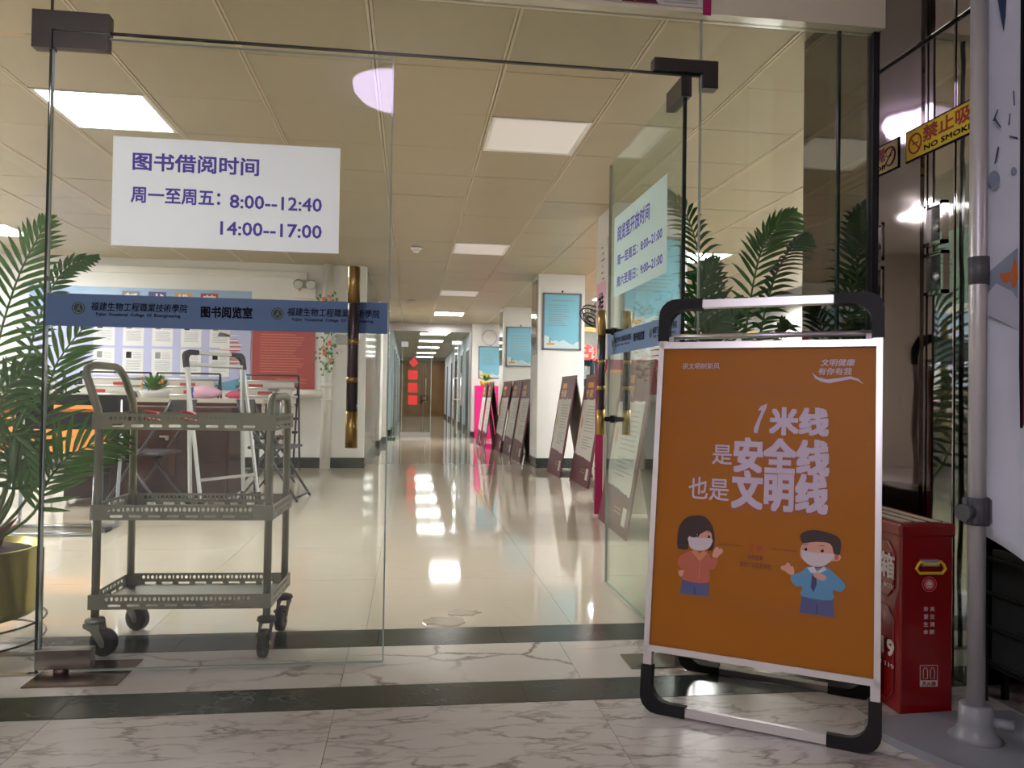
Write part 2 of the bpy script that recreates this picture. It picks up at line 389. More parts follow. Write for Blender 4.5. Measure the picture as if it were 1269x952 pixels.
YG = 2.632      # plane of the glass front
XS = 1.79       # polished steel wall on the right
ZC = 2.465      # hall ceiling
FR = Frame((0, YG, 0), (1, 0, 0), (0, 0, 1))   # faces the camera (normal -y)

# ================================================================== SETTING
# ---- floor
fl = MB(); fl.box(-8.2, 6.5, -5.2, 34.0, -0.06, -0.004)
floor = fl.build('floor', 'grout'); floor['kind'] = 'structure'
def tile_grid(xs, ys, material, name='tile', z0=-0.004, z1=0.0, gap=0.0016, limit=None):
    cache = {}
    out = []
    for i in range(len(xs)-1):
        for j in range(len(ys)-1):
            sx, sy = round(xs[i+1]-xs[i], 4), round(ys[j+1]-ys[j], 4)
            if (sx, sy) not in cache:
                b = bmesh.new(); bmesh.ops.create_cube(b, size=1)
                for v in b.verts: v.co = Vector((v.co.x*(sx-gap), v.co.y*(sy-gap), (v.co.z-0.5)*(z1-z0)))
                me = bpy.data.meshes.new(name); b.to_mesh(me); b.free(); me.materials.append(M[material]); cache[(sx, sy)] = me
            o = bpy.data.objects.new(name, cache[(sx, sy)]); COL.objects.link(o); o.parent = floor
            o.location = ((xs[i]+xs[i+1])/2, (ys[j]+ys[j+1])/2, z1)
            out.append(o)
    return out
P1 = 0.757
fx = [-0.955+P1*k for k in range(-3, 4)] + [XS]
tile_grid(fx, [2.272-2*P1, 2.272-P1, 2.272], 'marble_front')
tile_grid([-3.226, -2.469, -1.712, -0.96, -0.40, 0.36, 1.12, XS], [2.2745, 2.445], 'marble_dark', 'border_stone')
tile_grid(fx, [2.4475, 2.822], 'marble_sill', 'sill_stone')
tile_grid([-5.4, -4.0, -3.2, -2.4, -1.6, -0.8, -0.1, 0.36, 1.1, 1.9, 3.4, 5.2], [2.8245, 3.026], 'marble_dark', 'border_stone')
tile_grid([-7.35+0.8*k for k in range(0, 16)], [3.0285] + [3.84+0.8*k for k in range(0, 17)], 'floor_beige')
b = MB()
b.box(-3.9, XS, -5.2, 0.755, -0.004, 0); s1 = b.build('lobby_tiles', 'marble_front', floor); s1['kind'] = 'stuff'
b = MB()
for i in range(5):
    for j in range(21): b.box(-1.75+0.8*i+.001, -0.951+0.8*i, 16.64+0.8*j+.001, 17.439+0.8*j, -0.004, 0)
s1 = b.build('corridor_tiles', 'floor_beige', floor); s1['kind'] = 'stuff'

# ---- hall ceiling
b = MB(); b.box(-8.2, 6.5, YG-0.1, 34.0, ZC+0.05, ZC+0.12)
ceiling = b.build('ceiling', 'grout'); ceiling['kind'] = 'structure'
TP = 0.605; X0, Y0 = 0.415, 4.29
lit = set(); off = set()
def cell(x, y): return (round((x-X0)/TP), round((y-Y0)/TP))
for x, y in ((-2.005, 4.29), (-4.425, 4.29), (-2.005, 7.92), (-4.425, 7.92), (-6.845, 4.29), (-6.845, 7.92), (2.835, 4.29), (2.835, 7.92), (2.835, 11.55), (0.415, 14.575), (5.255, 7.92), (5.255, 4.29), (5.255, 11.55), (4.045, 14.575)): lit.add(cell(x, y))  # includes unseen lit panels added to brighten the hall
lit.discard(cell(-2.005, 7.92)); lit.discard(cell(-4.425, 7.92)); lit.add(cell(-4.425, 7.92)); lit.add(cell(0.415, 2.475)); lit.discard(cell(0.415, 2.475))
for x, y in ((0.415, 4.29), (0.415, 7.92), (0.415, 11.55)): off.add(cell(x, y))
tb = bmesh.new(); bmesh.ops.create_cube(tb, size=1)
for v in tb.verts: v.co = Vector((v.co.x*(TP-0.032), v.co.y*(TP-0.004), (v.co.z+0.5)*0.02))
tmesh = bpy.data.meshes.new('ceiling_tile'); tb.to_mesh(tmesh); tb.free(); tmesh.materials.append(M['ceiling_tile'])
rest = MB(); cnt = 0; rb = MB()
cells = []
for i in range(-14, 8):
    for j in range(-3, 22):
        if (i, j) in lit or (i, j) in off: continue
        x, y = X0+TP*(i+.5), Y0+TP*(j+.5)
        if y < YG-0.1: continue
        cells.append(((abs(x+0.1)+y*0.9) if -0.82 < x/y < 0.6 and y > 3 else 99, x, y))
cells.sort()
for q, (k, x, y) in enumerate(cells):
    if q < 250 and k < 50:
        o = bpy.data.objects.new('ceiling_tile', tmesh); COL.objects.link(o); o.parent = ceiling; o.location = (x, y, ZC+random.uniform(0, 0.002))
        o.rotation_euler = (random.uniform(-.002, .002), random.uniform(-.002, .002), 0)
    else: rest.box(x-TP/2+.016, x+TP/2-.016, y-TP/2+.002, y+TP/2-.002, ZC, ZC+0.02)
o = rest.build('far_ceiling_tiles', 'ceiling_tile', ceiling); o['kind'] = 'stuff'
for i in range(-14, 9):
    x = X0+TP*i
    b = MB()
    for dx in (-0.0085, 0.0085): b.box(x+dx-0.006, x+dx+0.006, YG-0.1, 17.3, ZC-0.003, ZC+0.03)
    b.build('ceiling_rail', 'ceiling_rib', ceiling)
b = MB(); b.box(-1.2, 2.0, 17.3, 33.5, ZC+0.0, ZC+0.03); o = b.build('corridor_ceiling', 'ceiling_tile', ceiling)
def panel_light(c, on, label, group):
    x, y = X0+TP*c[0], Y0+TP*c[1]
    t = thing('ceiling_light', label, 'ceiling light', (x+TP/2, y+TP/2, ZC), group)
    b = MB()
    e = 0.022
    for (a0, a1, c0, c1) in ((x+.016, x+TP-.016, y+.002, y+e), (x+.016, x+TP-.016, y+TP-e, y+TP-.002), (x+.016, x+.016+e, y+e, y+TP-e), (x+TP-.016-e, x+TP-.016, y+e, y+TP-e)):
        b.box(a0, a1, c0, c1, ZC-0.004, ZC+0.02)
    b.build('frame', 'white_plastic', t)
    b = MB(); b.box(x+.016+e, x+TP-.016-e, y+e, y+TP-e, ZC, ZC+0.02); b.build('diffuser', 'panel_on' if on else 'panel_off_glow', t)
lab = {cell(-2.005, 4.29): 'large lit square ceiling panel above the paper sign on the left glass door',
       cell(-4.425, 7.92): 'lit ceiling panel at the far left edge behind the palm tips',
       cell(0.415, 14.575): 'lit ceiling panel over the corridor just before the far glass front',
       cell(2.835, 7.92): 'lit ceiling panel shining through the right palm fronds',
       cell(2.835, 11.55): 'lit ceiling panel beside the wall fan, behind the first pillar'}
lab_off = {cell(0.415, 4.29): 'switched-off square ceiling panel nearest the open glass door', cell(0.415, 7.92): 'second switched-off ceiling panel, further down the hall', cell(0.415, 11.55): 'furthest switched-off ceiling panel above the corridor'}
for c in sorted(lit): panel_light(c, True, lab.get(c, 'unseen lit ceiling panel added outside the picture to brighten the hall'), 'hall ceiling lights' if c in lab else 'added hall ceiling lights out of view')  # cells without their own label are unseen panels added for more light
for c in sorted(off): panel_light(c, False, lab_off[c], 'switched-off ceiling panels')
# corridor lights beyond the far glass
for k, (yy, l) in enumerate(((19.6, 'nearest'), (22.2, 'second'), (25.2, 'third'), (28.5, 'fourth'), (31.5, 'last'))):
    t = thing('ceiling_light', '%s lit strip panel on the ceiling beyond the far glass doors' % l, 'ceiling light', (0.55, yy, ZC), 'lights of the far corridor')
    b = MB(); b.box(0.22, 0.92, yy-.32, yy+.32, ZC-0.02, ZC); b.build('frame', 'white_plastic', t)
    b = MB(); b.box(0.24, 0.90, yy-.30, yy+.30, ZC-0.024, ZC-0.019); b.build('diffuser', 'panel_dim', t)
for (x, y, l) in ((0.04, 8.25, 'round white smoke detector on the ceiling, left of the middle panel'), (0.0, 12.9, 'small far smoke detector on the ceiling before the glass front')):
    t = thing('smoke_detector', l, 'smoke detector', (x, y, ZC), 'smoke detectors')
    b = MB(); b.lathe((x, y, ZC), [(0.06, 0), (0.06, -0.022), (0.05, -0.03)], 20); b.build('base', 'white_plastic', t)
    b = MB(); b.lathe((x, y, ZC-.03), [(0.036, 0), (0.036, -0.018), (0.028, -0.026), (0.01, -0.028)], 16); b.build('sensor', 'white_plastic', t)

# ---- hall walls
def wallbox(name, x0, x1, y0, y1, z0, z1, m, base=True):
    b = MB(); b.box(x0, x1, y0, y1, z0, z1); o = b.build(name, m); o['kind'] = 'structure'
    return o
def basebd(name, x0, x1, y0, y1, h=0.125):
    b = MB(); b.box(x0-.012, x1+.012, y0-.012, y1+.012, 0, h); o = b.build(name, 'marble_dark'); o['kind'] = 'structure'; return o
wallbox('wall_back', -8.0, -0.55, 9.64, 9.80, 0, ZC+.03, 'wall_paint'); basebd('baseboard_back', -8.0, -0.55, 9.64, 9.80)
wallbox('wall_left', -8.2, -8.0, YG, 9.8, 0, ZC+.03, 'wall_paint')
wallbox('wall_corridor_left', -0.95, -0.55, 9.80, 13.2, 0, ZC+.03, 'marble_grey'); basebd('baseboard_corridor_left', -0.95, -0.55, 9.80, 13.2)
wallbox('wall_recess', -0.66, -0.5, 13.2, 17.1, 0, ZC+.03, 'wall_paint'); basebd('baseboard_recess', -0.66, -0.5, 13.2, 17.1)
wallbox('trim_post', -0.5, -0.42, 14.4, 14.9, 0, ZC+.03, 'wall_paint'); basebd('baseboard_post', -0.5, -0.42, 14.4, 14.9)
for k, (y, n) in enumerate(((6.0, 'trim_pillar_near'), (9.7, 'trim_pillar_middle'), (13.42, 'trim_pillar_far'))):
    wallbox(n, 1.60, 2.20, y, y+.58, 0, ZC+.03, 'wall_paint'); basebd('baseboard_pillar_%d' % (k+1), 1.60, 2.20, y, y+.58)
    if k > 0:
        b = MB(); b.box(1.590, 1.602, y+.10, y+.50, 1.45, 2.40); o = b.build('trim_steel_strip_%d' % k, 'steel'); o['kind'] = 'structure'
wallbox('wall_clock', 1.32, 2.3, 16.75, 16.95, 0, ZC+.03, 'wall_paint'); basebd('baseboard_clock', 1.32, 2.3, 16.75, 16.95)
wallbox('wall_right', 6.3, 6.5, YG, 17, 0, ZC+.03, 'wall_paint')
wallbox('wall_library_back', 2.3, 6.3, 16.75, 16.95, 0, ZC+.03, 'wall_paint')
# far corridor
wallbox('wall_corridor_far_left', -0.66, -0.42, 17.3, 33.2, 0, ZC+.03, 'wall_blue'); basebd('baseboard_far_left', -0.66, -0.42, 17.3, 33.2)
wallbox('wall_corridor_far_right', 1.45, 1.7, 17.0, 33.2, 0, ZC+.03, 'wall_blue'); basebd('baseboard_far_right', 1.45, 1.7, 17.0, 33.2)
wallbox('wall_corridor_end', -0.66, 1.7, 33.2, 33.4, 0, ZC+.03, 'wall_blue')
n = 5
for sx, xs in ((1, 1.45), (-1, -0.42)):
    for yy in (19.0, 21.2, 24.0, 26.4, 29.5):
        d = setting('door_%d' % n, (xs, yy, 0)); n += 1
        b = MB(); b.box(xs-0.03*sx, xs+0.02, yy, yy+.95, 0, 2.1) if sx > 0 else b.box(xs-0.02, xs+0.03, yy, yy+.95, 0, 2.1)
        b.build('frame', 'wall_paint', d)
        b = MB(); b.box(xs-0.036*sx, xs-0.028*sx, yy+.07, yy+.88, 0, 2.03) if sx > 0 else b.box(xs+.028, xs+.036, yy+.07, yy+.88, 0, 2.03)
        b.build('leaf', 'shelf_dark', d)
# wooden double door at the corridor's end
d = setting('door_3', (0.55, 33.2, 0))
z1 = 2.26
b = MB(); b.box(-0.42, -0.28, 33.10, 33.2, 0, z1+.1); b.box(1.40, 1.45, 33.10, 33.2, 0, z1+.1); b.box(-0.42, 1.45, 33.10, 33.2, z1, z1+.1); b.build('frame', 'wood', d)
for k, (a, c) in enumerate(((-0.28, 0.555), (0.565, 1.40))):
    b = MB(); b.box(a, c, 33.12, 33.18, 0, z1); lf = b.build('leaf', 'wood', d)
    for (za, zb) in ((0.15, 0.95), (1.1, 1.75), (1.85, 2.2)):
        b = MB(); b.box(a+.12, c-.12, 33.105, 33.125, za, zb, bevel=.008); b.build('door_panel', 'wood', lf)
b = MB(); b.tube([(0.66, 33.10, 0.62), (0.66, 33.04, 0.66), (0.66, 33.04, 1.58), (0.66, 33.10, 1.62)], 0.022, 8); b.build('handle', 'aluminium', d)
b = MB(); b.tube([(0.66+.16*math.cos(t)*.9-.06, 33.03, 0.78+.11*math.sin(t)) for t in [k*math.pi/8 for k in range(16)]], 0.016, 6, closed=True); b.box(.45, .53, 33.02, 33.06, .55, .68); b.build('chain_lock', 'black_plastic', d)

# second glass front at the end of the hall
YF = 17.05
w = setting('window_2', (0.4, YF, 0))
b = MB(); b.box(-0.50, 1.32, YF-.03, YF+.03, 2.30, ZC+.02); b.build('head_rail', 'aluminium', w)
b = MB(); b.box(1.29, 1.33, YF-.03, YF+.03, 0, 2.30); b.build('side_post', 'aluminium', w)
b = MB(); b.box(-0.48, -0.17, YF-.006, YF+.006, 0.02, 2.3); b.build('fixed_pane', 'glass_clear', w)
b = MB(); b.box(-0.17, 1.28, YF-.006, YF+.006, 2.06, 2.3); b.build('transom_pane', 'glass_clear', w)
b = MB(); b.box(0.98, 1.28, YF-.006, YF+.006, 0.02, 2.06); b.build('side_pane', 'glass_clear', w)
d = setting('door_4', (-0.17, YF, 0))
b = MB(); b.box(-0.165, 0.45, YF-.006, YF+.006, 0.03, 2.05); b.build('glass_pane', 'glass_clear', d)
b = MB(); b.box(0.448, 0.462, YF-.009, YF+.009, 0.03, 2.05); b.box(-0.178, -0.166, YF-.009, YF+.009, 0.03, 2.05); b.build('pane_edge', 'glass_edge_light', d)
b = MB(); b.box(-0.20, 0.46, YF-.02, YF+.02, 0.0, 0.09); b.build('bottom_rail', 'aluminium', d)
b = MB(); b.box(-0.20, -0.05, YF-.02, YF+.02, 1.95, 2.06); b.build('patch_fitting', 'aluminium', d)
d = setting('door_11', (1.0, YF, 0))   # right leaf, open towards the hall
b = MB(); b.box(0.968, 0.980, YF-.95, YF-.02, 0.02, 2.05); b.build('glass_pane', 'glass_green', d)
b = MB(); b.box(0.965, 0.983, YF-.962, YF-.95, 0.02, 2.05); b.build('pane_edge', 'glass_edge_light', d)
b = MB()
for xx in (0.90, 1.05): b.tube([(xx, YF-.85, .70), (xx, YF-.85, 1.38)], .016, 8)
for zz in (.82, 1.26): b.cyl((0.90, YF-.85, zz), (1.05, YF-.85, zz), .01, 8)
b.build('handle', 'aluminium', d)
b = MB(); b.box(0.90, 1.12, YF-.03, YF+.03, 2.02, 2.10); b.build('patch_fitting', 'aluminium', d)
for k, (cy, rot) in enumerate(((1.62, 1), (1.34, 0), (1.06, 0), (0.79, 0))):
    Fd = Frame((0.06, YF-.008, 0), (1, 0, 0), (0, 0, 1))
    r = .115
    pts = [(-r*.8, cy), (0, cy-r), (r, cy-.02), (0.02, cy+r)] if rot else rect(-.1, cy-.1, .1, cy+.1)
    o = shape(Fd, pts, 'red_paper', None, 'paper_notice'); tag(o, '%s of the red paper squares on the far glass door' % ('topmost, tilted one', 'second from the top', 'third from the top', 'lowest')[k], 'paper notice', 'red paper squares on the far glass')
b = MB(); b.box(-0.85, -0.28, 15.4, 16.3, 0.0, 0.012); o = b.build('door_mat', 'mat_green', loc=(-0.5, 15.8, 0)); tag(o, 'dark green door mat by the far glass front', 'mat')
# wall of the lobby, fascia over the glass front
wallbox('wall_lobby_left', -3.9, -3.7, -5.2, YG, 0, 3.0, 'lobby_paint')
wallbox('wall_lobby_back', -3.7, 4.0, -5.4, -5.2, 0, 3.0, 'lobby_paint')
b = MB(); b.box(-3.9, 4.0, -5.4, YG-.06, 3.0, 3.1); o = b.build('ceiling_lobby', 'lobby_ceiling'); o['kind'] = 'structure'
b = MB(); b.box(-3.7, 1.68, YG-.05, YG+.02, 2.25, 3.0); o = b.build('wall_fascia', 'fascia_cream'); o['kind'] = 'structure'
# ---- polished steel column and wall on the right
b = MB(); b.box(1.68, 2.3, YG, 3.165, 0, ZC+.02); o = b.build('wall_steel_column', 'steel_column'); o['kind'] = 'structure'
b = MB(); b.box(XS, XS+.1, -0.5, YG, 0, 3.0); sw = b.build('wall_steel_right', 'steel_dark'); sw['kind'] = 'structure'
for (ya, yb, za, zb) in ((0.0, 1.18, 0, 2.165), (1.19, 2.34, 0, 2.165), (2.35, 2.625, 0, 2.165), (0.0, 1.18, 2.18, 3.0), (1.19, 2.34, 2.18, 3.0), (2.35, 2.625, 2.18, 3.0)):
    b = MB(); b.box(XS-.012, XS, ya, yb, za, zb, bevel=.003); b.build('steel_panel', 'steel', sw)
b = MB(); b.box(1.672, 1.688, YG-.03, YG, 0, 3.0); b.box(1.69, 1.70, YG-.024, YG, 0, 3.0); o = b.build('trim_steel_edge', 'steel'); o['kind'] = 'structure'
b = MB(); b.box(1.655, 1.672, YG-.02, YG+.02, 0, 3.0); o = b.build('trim_dark_channel', 'black_plastic'); o['kind'] = 'structure'
b = MB(); b.box(1.70, XS, YG-.012, YG, 0, 3.0); o = b.build('wall_steel_front', 'steel'); o['kind'] = 'structure'
FW = Frame((XS-.012, 0, 0), (0, -1, 0), (0, 0, 1))     # faces -x
def small_hatch(y0, y1, z0, z1, lab_):
    t = thing('lock_hatch', lab_, 'hatch', (XS-.012, (y0+y1)/2, z0), 'lock hatches in the steel wall')
    b = MB(); e = .012
    for (u0, v0, u1, v1) in ((-y1, z0, -y0, z0+e), (-y1, z1-e, -y0, z1), (-y1, z0, -y1+e, z1), (-y0-e, z0, -y0, z1)): b.prism(FW, rect(u0, v0, u1, v1), 0, .012)
    b.build('frame', 'steel', t)
    b = MB(); b.prism(FW, rect(-y1+e, z0+e, -y0-e, z1-e), .0005, .002); b.build('door', 'steel_dark', t)
    b = MB(); b.lathe(FW.p(-(y0+y1)/2+.005, z0+.06, .001), [(.016, 0), (.016, .008), (.007, .011)], 14, axis=FW.n); b.build('lock', 'aluminium', t)
small_hatch(2.39, 2.485, 1.44, 1.585, 'upper of the two small framed lock hatches in the steel wall')
small_hatch(2.385, 2.482, 1.27, 1.415, 'lower of the two small framed lock hatches in the steel wall')
t = thing('no_smoking_sign', 'yellow no smoking strip on the polished steel wall', 'sign', (XS-.012, 2.45, 1.77))
b = MB(); b.prism(FW, rect(-2.60, 1.768, -2.16, 1.882), 0.0, .003); b.build('sign_border', 'ink', t)
b = MB(); b.prism(FW, rect(-2.594, 1.774, -2.166, 1.876), .003, .0045); b.build('sign_face', 'sign_yellow', t)
ri = MB()
ri.tube([FW.p(-2.545+.034*math.cos(k*math.pi/12), 1.825+.034*math.sin(k*math.pi/12), .005) for k in range(24)], .0034, 6, closed=True)
ri.bar(FW.p(-2.569, 1.849, .005), FW.p(-2.521, 1.801, .005), .004, .004); ri.build('prohibition_ring', 'sign_ink', t)
b = MB(); b.prism(FW, rect(-2.56, 1.823, -2.528, 1.829), .0045, .0052); b.prism(FW, rect(-2.526, 1.829, -2.523, 1.842), .0045, .0052); b.build('cigarette_mark', 'sign_ink', t)
text('禁止吸烟', FW, (-2.50, 1.815, -2.19, 1.868), 'sign_ink', t, bold=.03, n=.0052)
text('NO SMOKING', FW, (-2.495, 1.784, -2.20, 1.802), 'ink', t, bold=.03, n=.0052)

# ---- glass front: fixed glass and patch fittings
w = setting('window_1', (0, YG, 0))
def pane(x0, x1, z0, z1, parent, gm='glass', name='glass_pane', edge=True):
    b = MB(); b.box(x0, x1, YG-.006, YG+.006, z0, z1); o = b.build(name, gm, parent)
    return o
pane(-3.7, -1.152, 0.004, 2.03, w, name='left_pane'); pane(-3.7, -1.152, 2.032, 2.25, w, name='left_transom_pane')
pane(-1.148, 1.004, 2.052, 2.25, w, name='transom_pane'); pane(1.008, 1.527, 0.004, 2.25, w, name='right_pane'); pane(1.535, 1.655, 0.004, 2.25, w, name='narrow_pane')
for x, m_ in ((-1.1535, 'glass_edge'), (1.006, 'glass_edge_light'), (1.531, 'glass_edge')):
    b = MB(); b.box(x-(.0022 if x < 1.5 else .005), x+(.0022 if x < 1.5 else .005), YG-.0068, YG+.0068, 0.004 , 2.25); b.build('pane_edge', m_, w)
b = MB(); b.box(-1.148, 1.004, YG-.0065, YG+.0065, 2.047, 2.053); b.build('pane_edge', 'glass_edge', w)
b = MB(); b.box(-3.7, -1.15, YG-.01, YG+.01, 0.0, 0.006); b.box(1.0, 1.66, YG-.01, YG+.01, 0.0, 0.006); b.build('floor_channel', 'steel', w)
b = MB(); b.prism(FR, [(-1.205, 1.985), (-1.205, 2.105), (-0.975, 2.105), (-0.975, 2.045), (-1.145, 2.045), (-1.145, 1.985)], -.02, .02); b.build('patch_fitting', 'fitting', w)
b = MB(); b.prism(FR, [(0.83, 2.053), (0.83, 2.097), (1.063, 2.097), (1.063, 2.0), (1.008, 2.0), (1.008, 2.053)], -.022, .022); b.build('patch_fitting', 'fitting', w)
b = MB(); b.prism(FR, rect(-1.15, 1.245, -1.143, 1.26), -.01, .01); b.build('glass_clip', 'fitting', w)

# ---- left glass door, closed
EMB = ((-1.065), (-0.452))
def band(F, u0, u1, v0, v1, parent, sf=1.0):
    b = MB(); b.prism(F, rect(u0, v0, u1, v1), .0005, .0012); bd = b.build('blue_band', 'band_blue', parent)
    L = u1-u0; X = lambda t: u0+L*t; V = lambda t: v0+(v1-v0)*t
    for e, (a, c) in ((0.09, (0.125, 0.40)), (0.665, (0.695, 0.975))):
        r = (v1-v0)*.19
        b = MB(); b.prism(F, ellipse(X(e), V(.56), r, r, 24), .0012, .0018); b.build('emblem', 'emblem_green', bd)
        b = MB(); b.tube([F.p(X(e)+r*.78*math.cos(k*math.pi/10), V(.56)+r*.78*math.sin(k*math.pi/10), .0019) for k in range(20)], .0008, 4, closed=True)
        b.bar(F.p(X(e)-r*.3, V(.56)-r*.5, .002), F.p(X(e)+r*.25, V(.56)+r*.5, .002), .002, .001); b.bar(F.p(X(e)+r*.05, V(.56)+r*.1, .002), F.p(X(e)+r*.35, V(.56)-r*.45, .002), .002, .001)
        b.build('emblem_lines', 'emblem_line', bd)
        text('福建生物工程職業技術學院', F, (X(a), V(.50), X(c), V(.76)), 'ink', bd, bold=.012, n=.0018, shear=.12)
        text('Fujian  Vocational  College  Of  Bioengineering', F, (X(a+.015), V(.32), X(c-.02), V(.44)), 'ink', bd, bold=.02, n=.0018)
    text('图书阅览室', F, (X(.44), V(.38), X(.59), V(.72)), 'ink', bd, bold=.035, n=.0018)
    return bd
D1 = setting('door_1', (-1.15, YG, 0))
b = MB(); b.box(-1.147, -0.076, YG-.006, YG+.006, 0.012, 2.030); b.build('glass_pane', 'glass', D1)
b = MB(); b.box(-0.077, -0.072, YG-.0062, YG+.0062, 0.012, 2.03); b.box(-1.147, -0.076, YG-.0062, YG+.0062, 2.03, 2.033); b.box(-1.05, -0.076, YG-.0062, YG+.0062, 0.008, 0.012); b.box(-1.1475, -1.1445, YG-.0065, YG+.0065, .02, 2.0); b.build('pane_edge', 'glass_edge_light', D1)
FD = Frame((0, YG-.006, 0), (1, 0, 0), (0, 0, 1))
band(FD, -1.147, -0.078, 1.103, 1.207, D1)
b = MB(); b.prism(FR, rect(-1.142, 1.99, -0.978, 2.041), -.017, .017); b.build('top_patch', 'fitting', D1)
b = MB(); b.box(-1.152, -0.985, YG-.02, YG+.02, 0.02, 0.083, bevel=.003); b.build('floor_pivot', 'fitting_steel', D1)
b = MB(); b.cyl((-1.08, YG, .0), (-1.08, YG, .02), .022, 12); b.build('pivot_pin', 'rust_plate', D1)
def handle_tube(x, y, z0, z1, parent):
    L = z1-z0
    h = MB(); h.tube([(x, y, z0), (x, y, z1)], .0185, 16); hb = h.build('handle', 'bronze_tube', parent)
    b = MB()
    for a, c in ((0, .2), (.36, .39), (.57, .60), (.80, 1.0)): b.tube([(x, y, z0+L*a-.0003), (x, y, z0+L*c+.0003)], .0198, 16)
    b.build('gold_sleeve', 'brass', hb)
    return hb
hb = handle_tube(-0.187, YG-.055, 0.725, 1.315, D1)
b = MB(); b.cyl((-0.187, YG-.055, .84), (-0.187, YG+.05, .84), .009, 10); b.cyl((-0.187, YG-.055, 1.2), (-0.187, YG+.05, 1.2), .009, 10); b.build('standoff', 'fitting', hb)
t = thing('paper_sign', 'large white paper with lending hours in violet characters on the left glass door', 'sign', (-0.6, YG-.007, 1.38))
b = MB(); b.prism(FD, rect(-0.958, 1.366, -0.243, 1.718), .001, .0018); b.build('sheet', 'paper_sheet', t)
text('图书借阅时间', FD, (-0.896, 1.612, -0.505, 1.668), 'ink_violet', t, bold=.022, n=.0025)
text('周一至周五：', FD, (-0.899, 1.507, -0.625, 1.556), 'ink_violet', t, bold=.022, n=.0025)
text('8:00--12:40', FD, (-0.593, 1.503, -0.301, 1.546), 'ink_violet', t, bold=.015, n=.0025)
text('14:00--17:00', FD, (-0.621, 1.414, -0.300, 1.457), 'ink_violet', t, bold=.015, n=.0025)
b = MB(); b.box(-1.145, -0.87, 2.515, 2.745, 0.0, 0.004); o = b.build('floor_plate', 'rust_plate', loc=(-1.0, 2.6, 0)); tag(o, 'rusty steel cover plate in the floor under the left door hinge', 'floor plate', 'floor plates of the door hinges')
b = MB(); b.box(0.745, 1.03, 2.515, 2.655, 0.0, 0.004); b.box(0.77, 0.79, 2.53, 2.55, .004, .006); o = b.build('floor_plate', 'fitting_steel', loc=(0.88, 2.58, 0)); tag(o, 'grey steel cover plate in the floor behind the orange poster stand', 'floor plate', 'floor plates of the door hinges')

# ---- right glass door, swung open
D2 = setting('door_2', (0.955, YG, 0))
XD = 0.955
b = MB(); b.box(XD-.006, XD+.006, YG+.02, 3.672, 0.012, 2.035); b.build('glass_pane', 'glass_green', D2)
b = MB(); b.box(XD-.0065, XD+.0065, YG+.012, YG+.02, 0.012, 2.035); b.build('pane_edge', 'glass_edge', D2)
b = MB(); b.box(XD-.0065, XD+.0065, 3.672, 3.677, 0.012, 2.035); b.box(XD-.0065, XD+.0065, YG+.02, 3.672, 0.008, 0.012); b.build('pane_edge', 'glass_edge_light', D2)
b = MB(); b.box(XD-.019, XD+.019, YG+.0, YG+.165, 1.975, 2.045); b.build('top_patch', 'fitting', D2)
b = MB(); b.box(XD-.019, XD+.019, YG+.0, YG+.165, 0.006, 0.08); b.build('floor_pivot', 'fitting_steel', D2)
FS = Frame((XD-.006, 0, 0), (0, -1, 0), (0, 0, 1))
band(FS, -3.672, -2.655, 1.105, 1.207, D2)
for x in (0.893, 1.018): hb = handle_tube(x, 3.57, .728, 1.312, D2)
b = MB(); b.cyl((0.893, 3.57, .80), (1.018, 3.57, .80), .012, 10); b.cyl((0.893, 3.57, 1.215), (1.018, 3.57, 1.215), .012, 10)
b.cyl((XD-.016, 3.57, .80), (XD+.016, 3.57, .80), .018, 10); b.cyl((XD-.016, 3.57, 1.215), (XD+.016, 3.57, 1.215), .018, 10); b.build('standoff', 'black_plastic', D2)
t = thing('paper_sign', 'pale sheet with reading room hours on the open glass door', 'sign', (XD-.007, 3.2, 1.375))
b = MB(); b.prism(FS, rect(-3.567, 1.375, -2.808, 1.750), .001, .0018); b.build('sheet', 'paper_mint', t)
text('阅览室开放时间', FS, (-3.505, 1.625, -3.02, 1.695), 'ink_violet', t, bold=.022, n=.0025)
text('周一至周五：8:00--21:00', FS, (-3.505, 1.515, -2.86, 1.560), 'ink_violet', t, bold=.022, n=.0025)
text('周六至周日：9:00--21:00', FS, (-3.511, 1.415, -2.854, 1.462), 'ink_violet', t, bold=.022, n=.0025)

# ---- dome lamp of the lobby (reflected in the left door)
t = thing('dome_lamp', 'round lilac glowing dome lamp mirrored in the left glass door', 'ceiling lamp', (-0.14, 0.0, 3.0))
b = MB(); b.lathe((-0.14, 0.02, 3.0), [(0.29, 0), (0.29, -.02), (.27, -.025)], 32); b.build('base', 'white_plastic', t)
b = MB(); b.lathe((-0.14, 0.02, 2.98), [(0.275, 0), (.265, -.05), (.22, -.10), (.15, -.135), (.07, -.15), (.001, -.153)], 32); b.build('dome', 'dome_on', t)
t = thing('ceiling_light', 'unseen fill panel added behind the viewer to brighten the lobby', 'ceiling light', (-1.95, -2.3, 3.0))  # added fill panel, never in view
b = MB(); b.box(-2.27, -1.63, -2.62, -1.98, 2.975, 3.0); b.build('frame', 'white_plastic', t)
b = MB(); b.box(-2.24, -1.66, -2.59, -2.01, 2.968, 2.976); b.build('diffuser', 'lobby_fill', t)
b = MB(); b.box(0.63, 0.995, YG-.056, YG-.051, 2.265, 2.9); o = b.build('poster', 'page_white', loc=(0.8, YG-.053, 2.26))
tag(o, 'maroon and white printed poster at the top edge above the right door', 'poster')
po = o; FP = Frame((0, YG-.056, 0), (1, 0, 0), (0, 0, 1))
LOC[po.name] = Vector((0.8, YG-.053, 2.26))
shape(FP, rect(0.63, 2.266, 0.665, 2.9), 'magenta', po, 'border'); shape(FP, rect(0.99, 2.24, 1.02, 2.9), 'magenta', po, 'border')
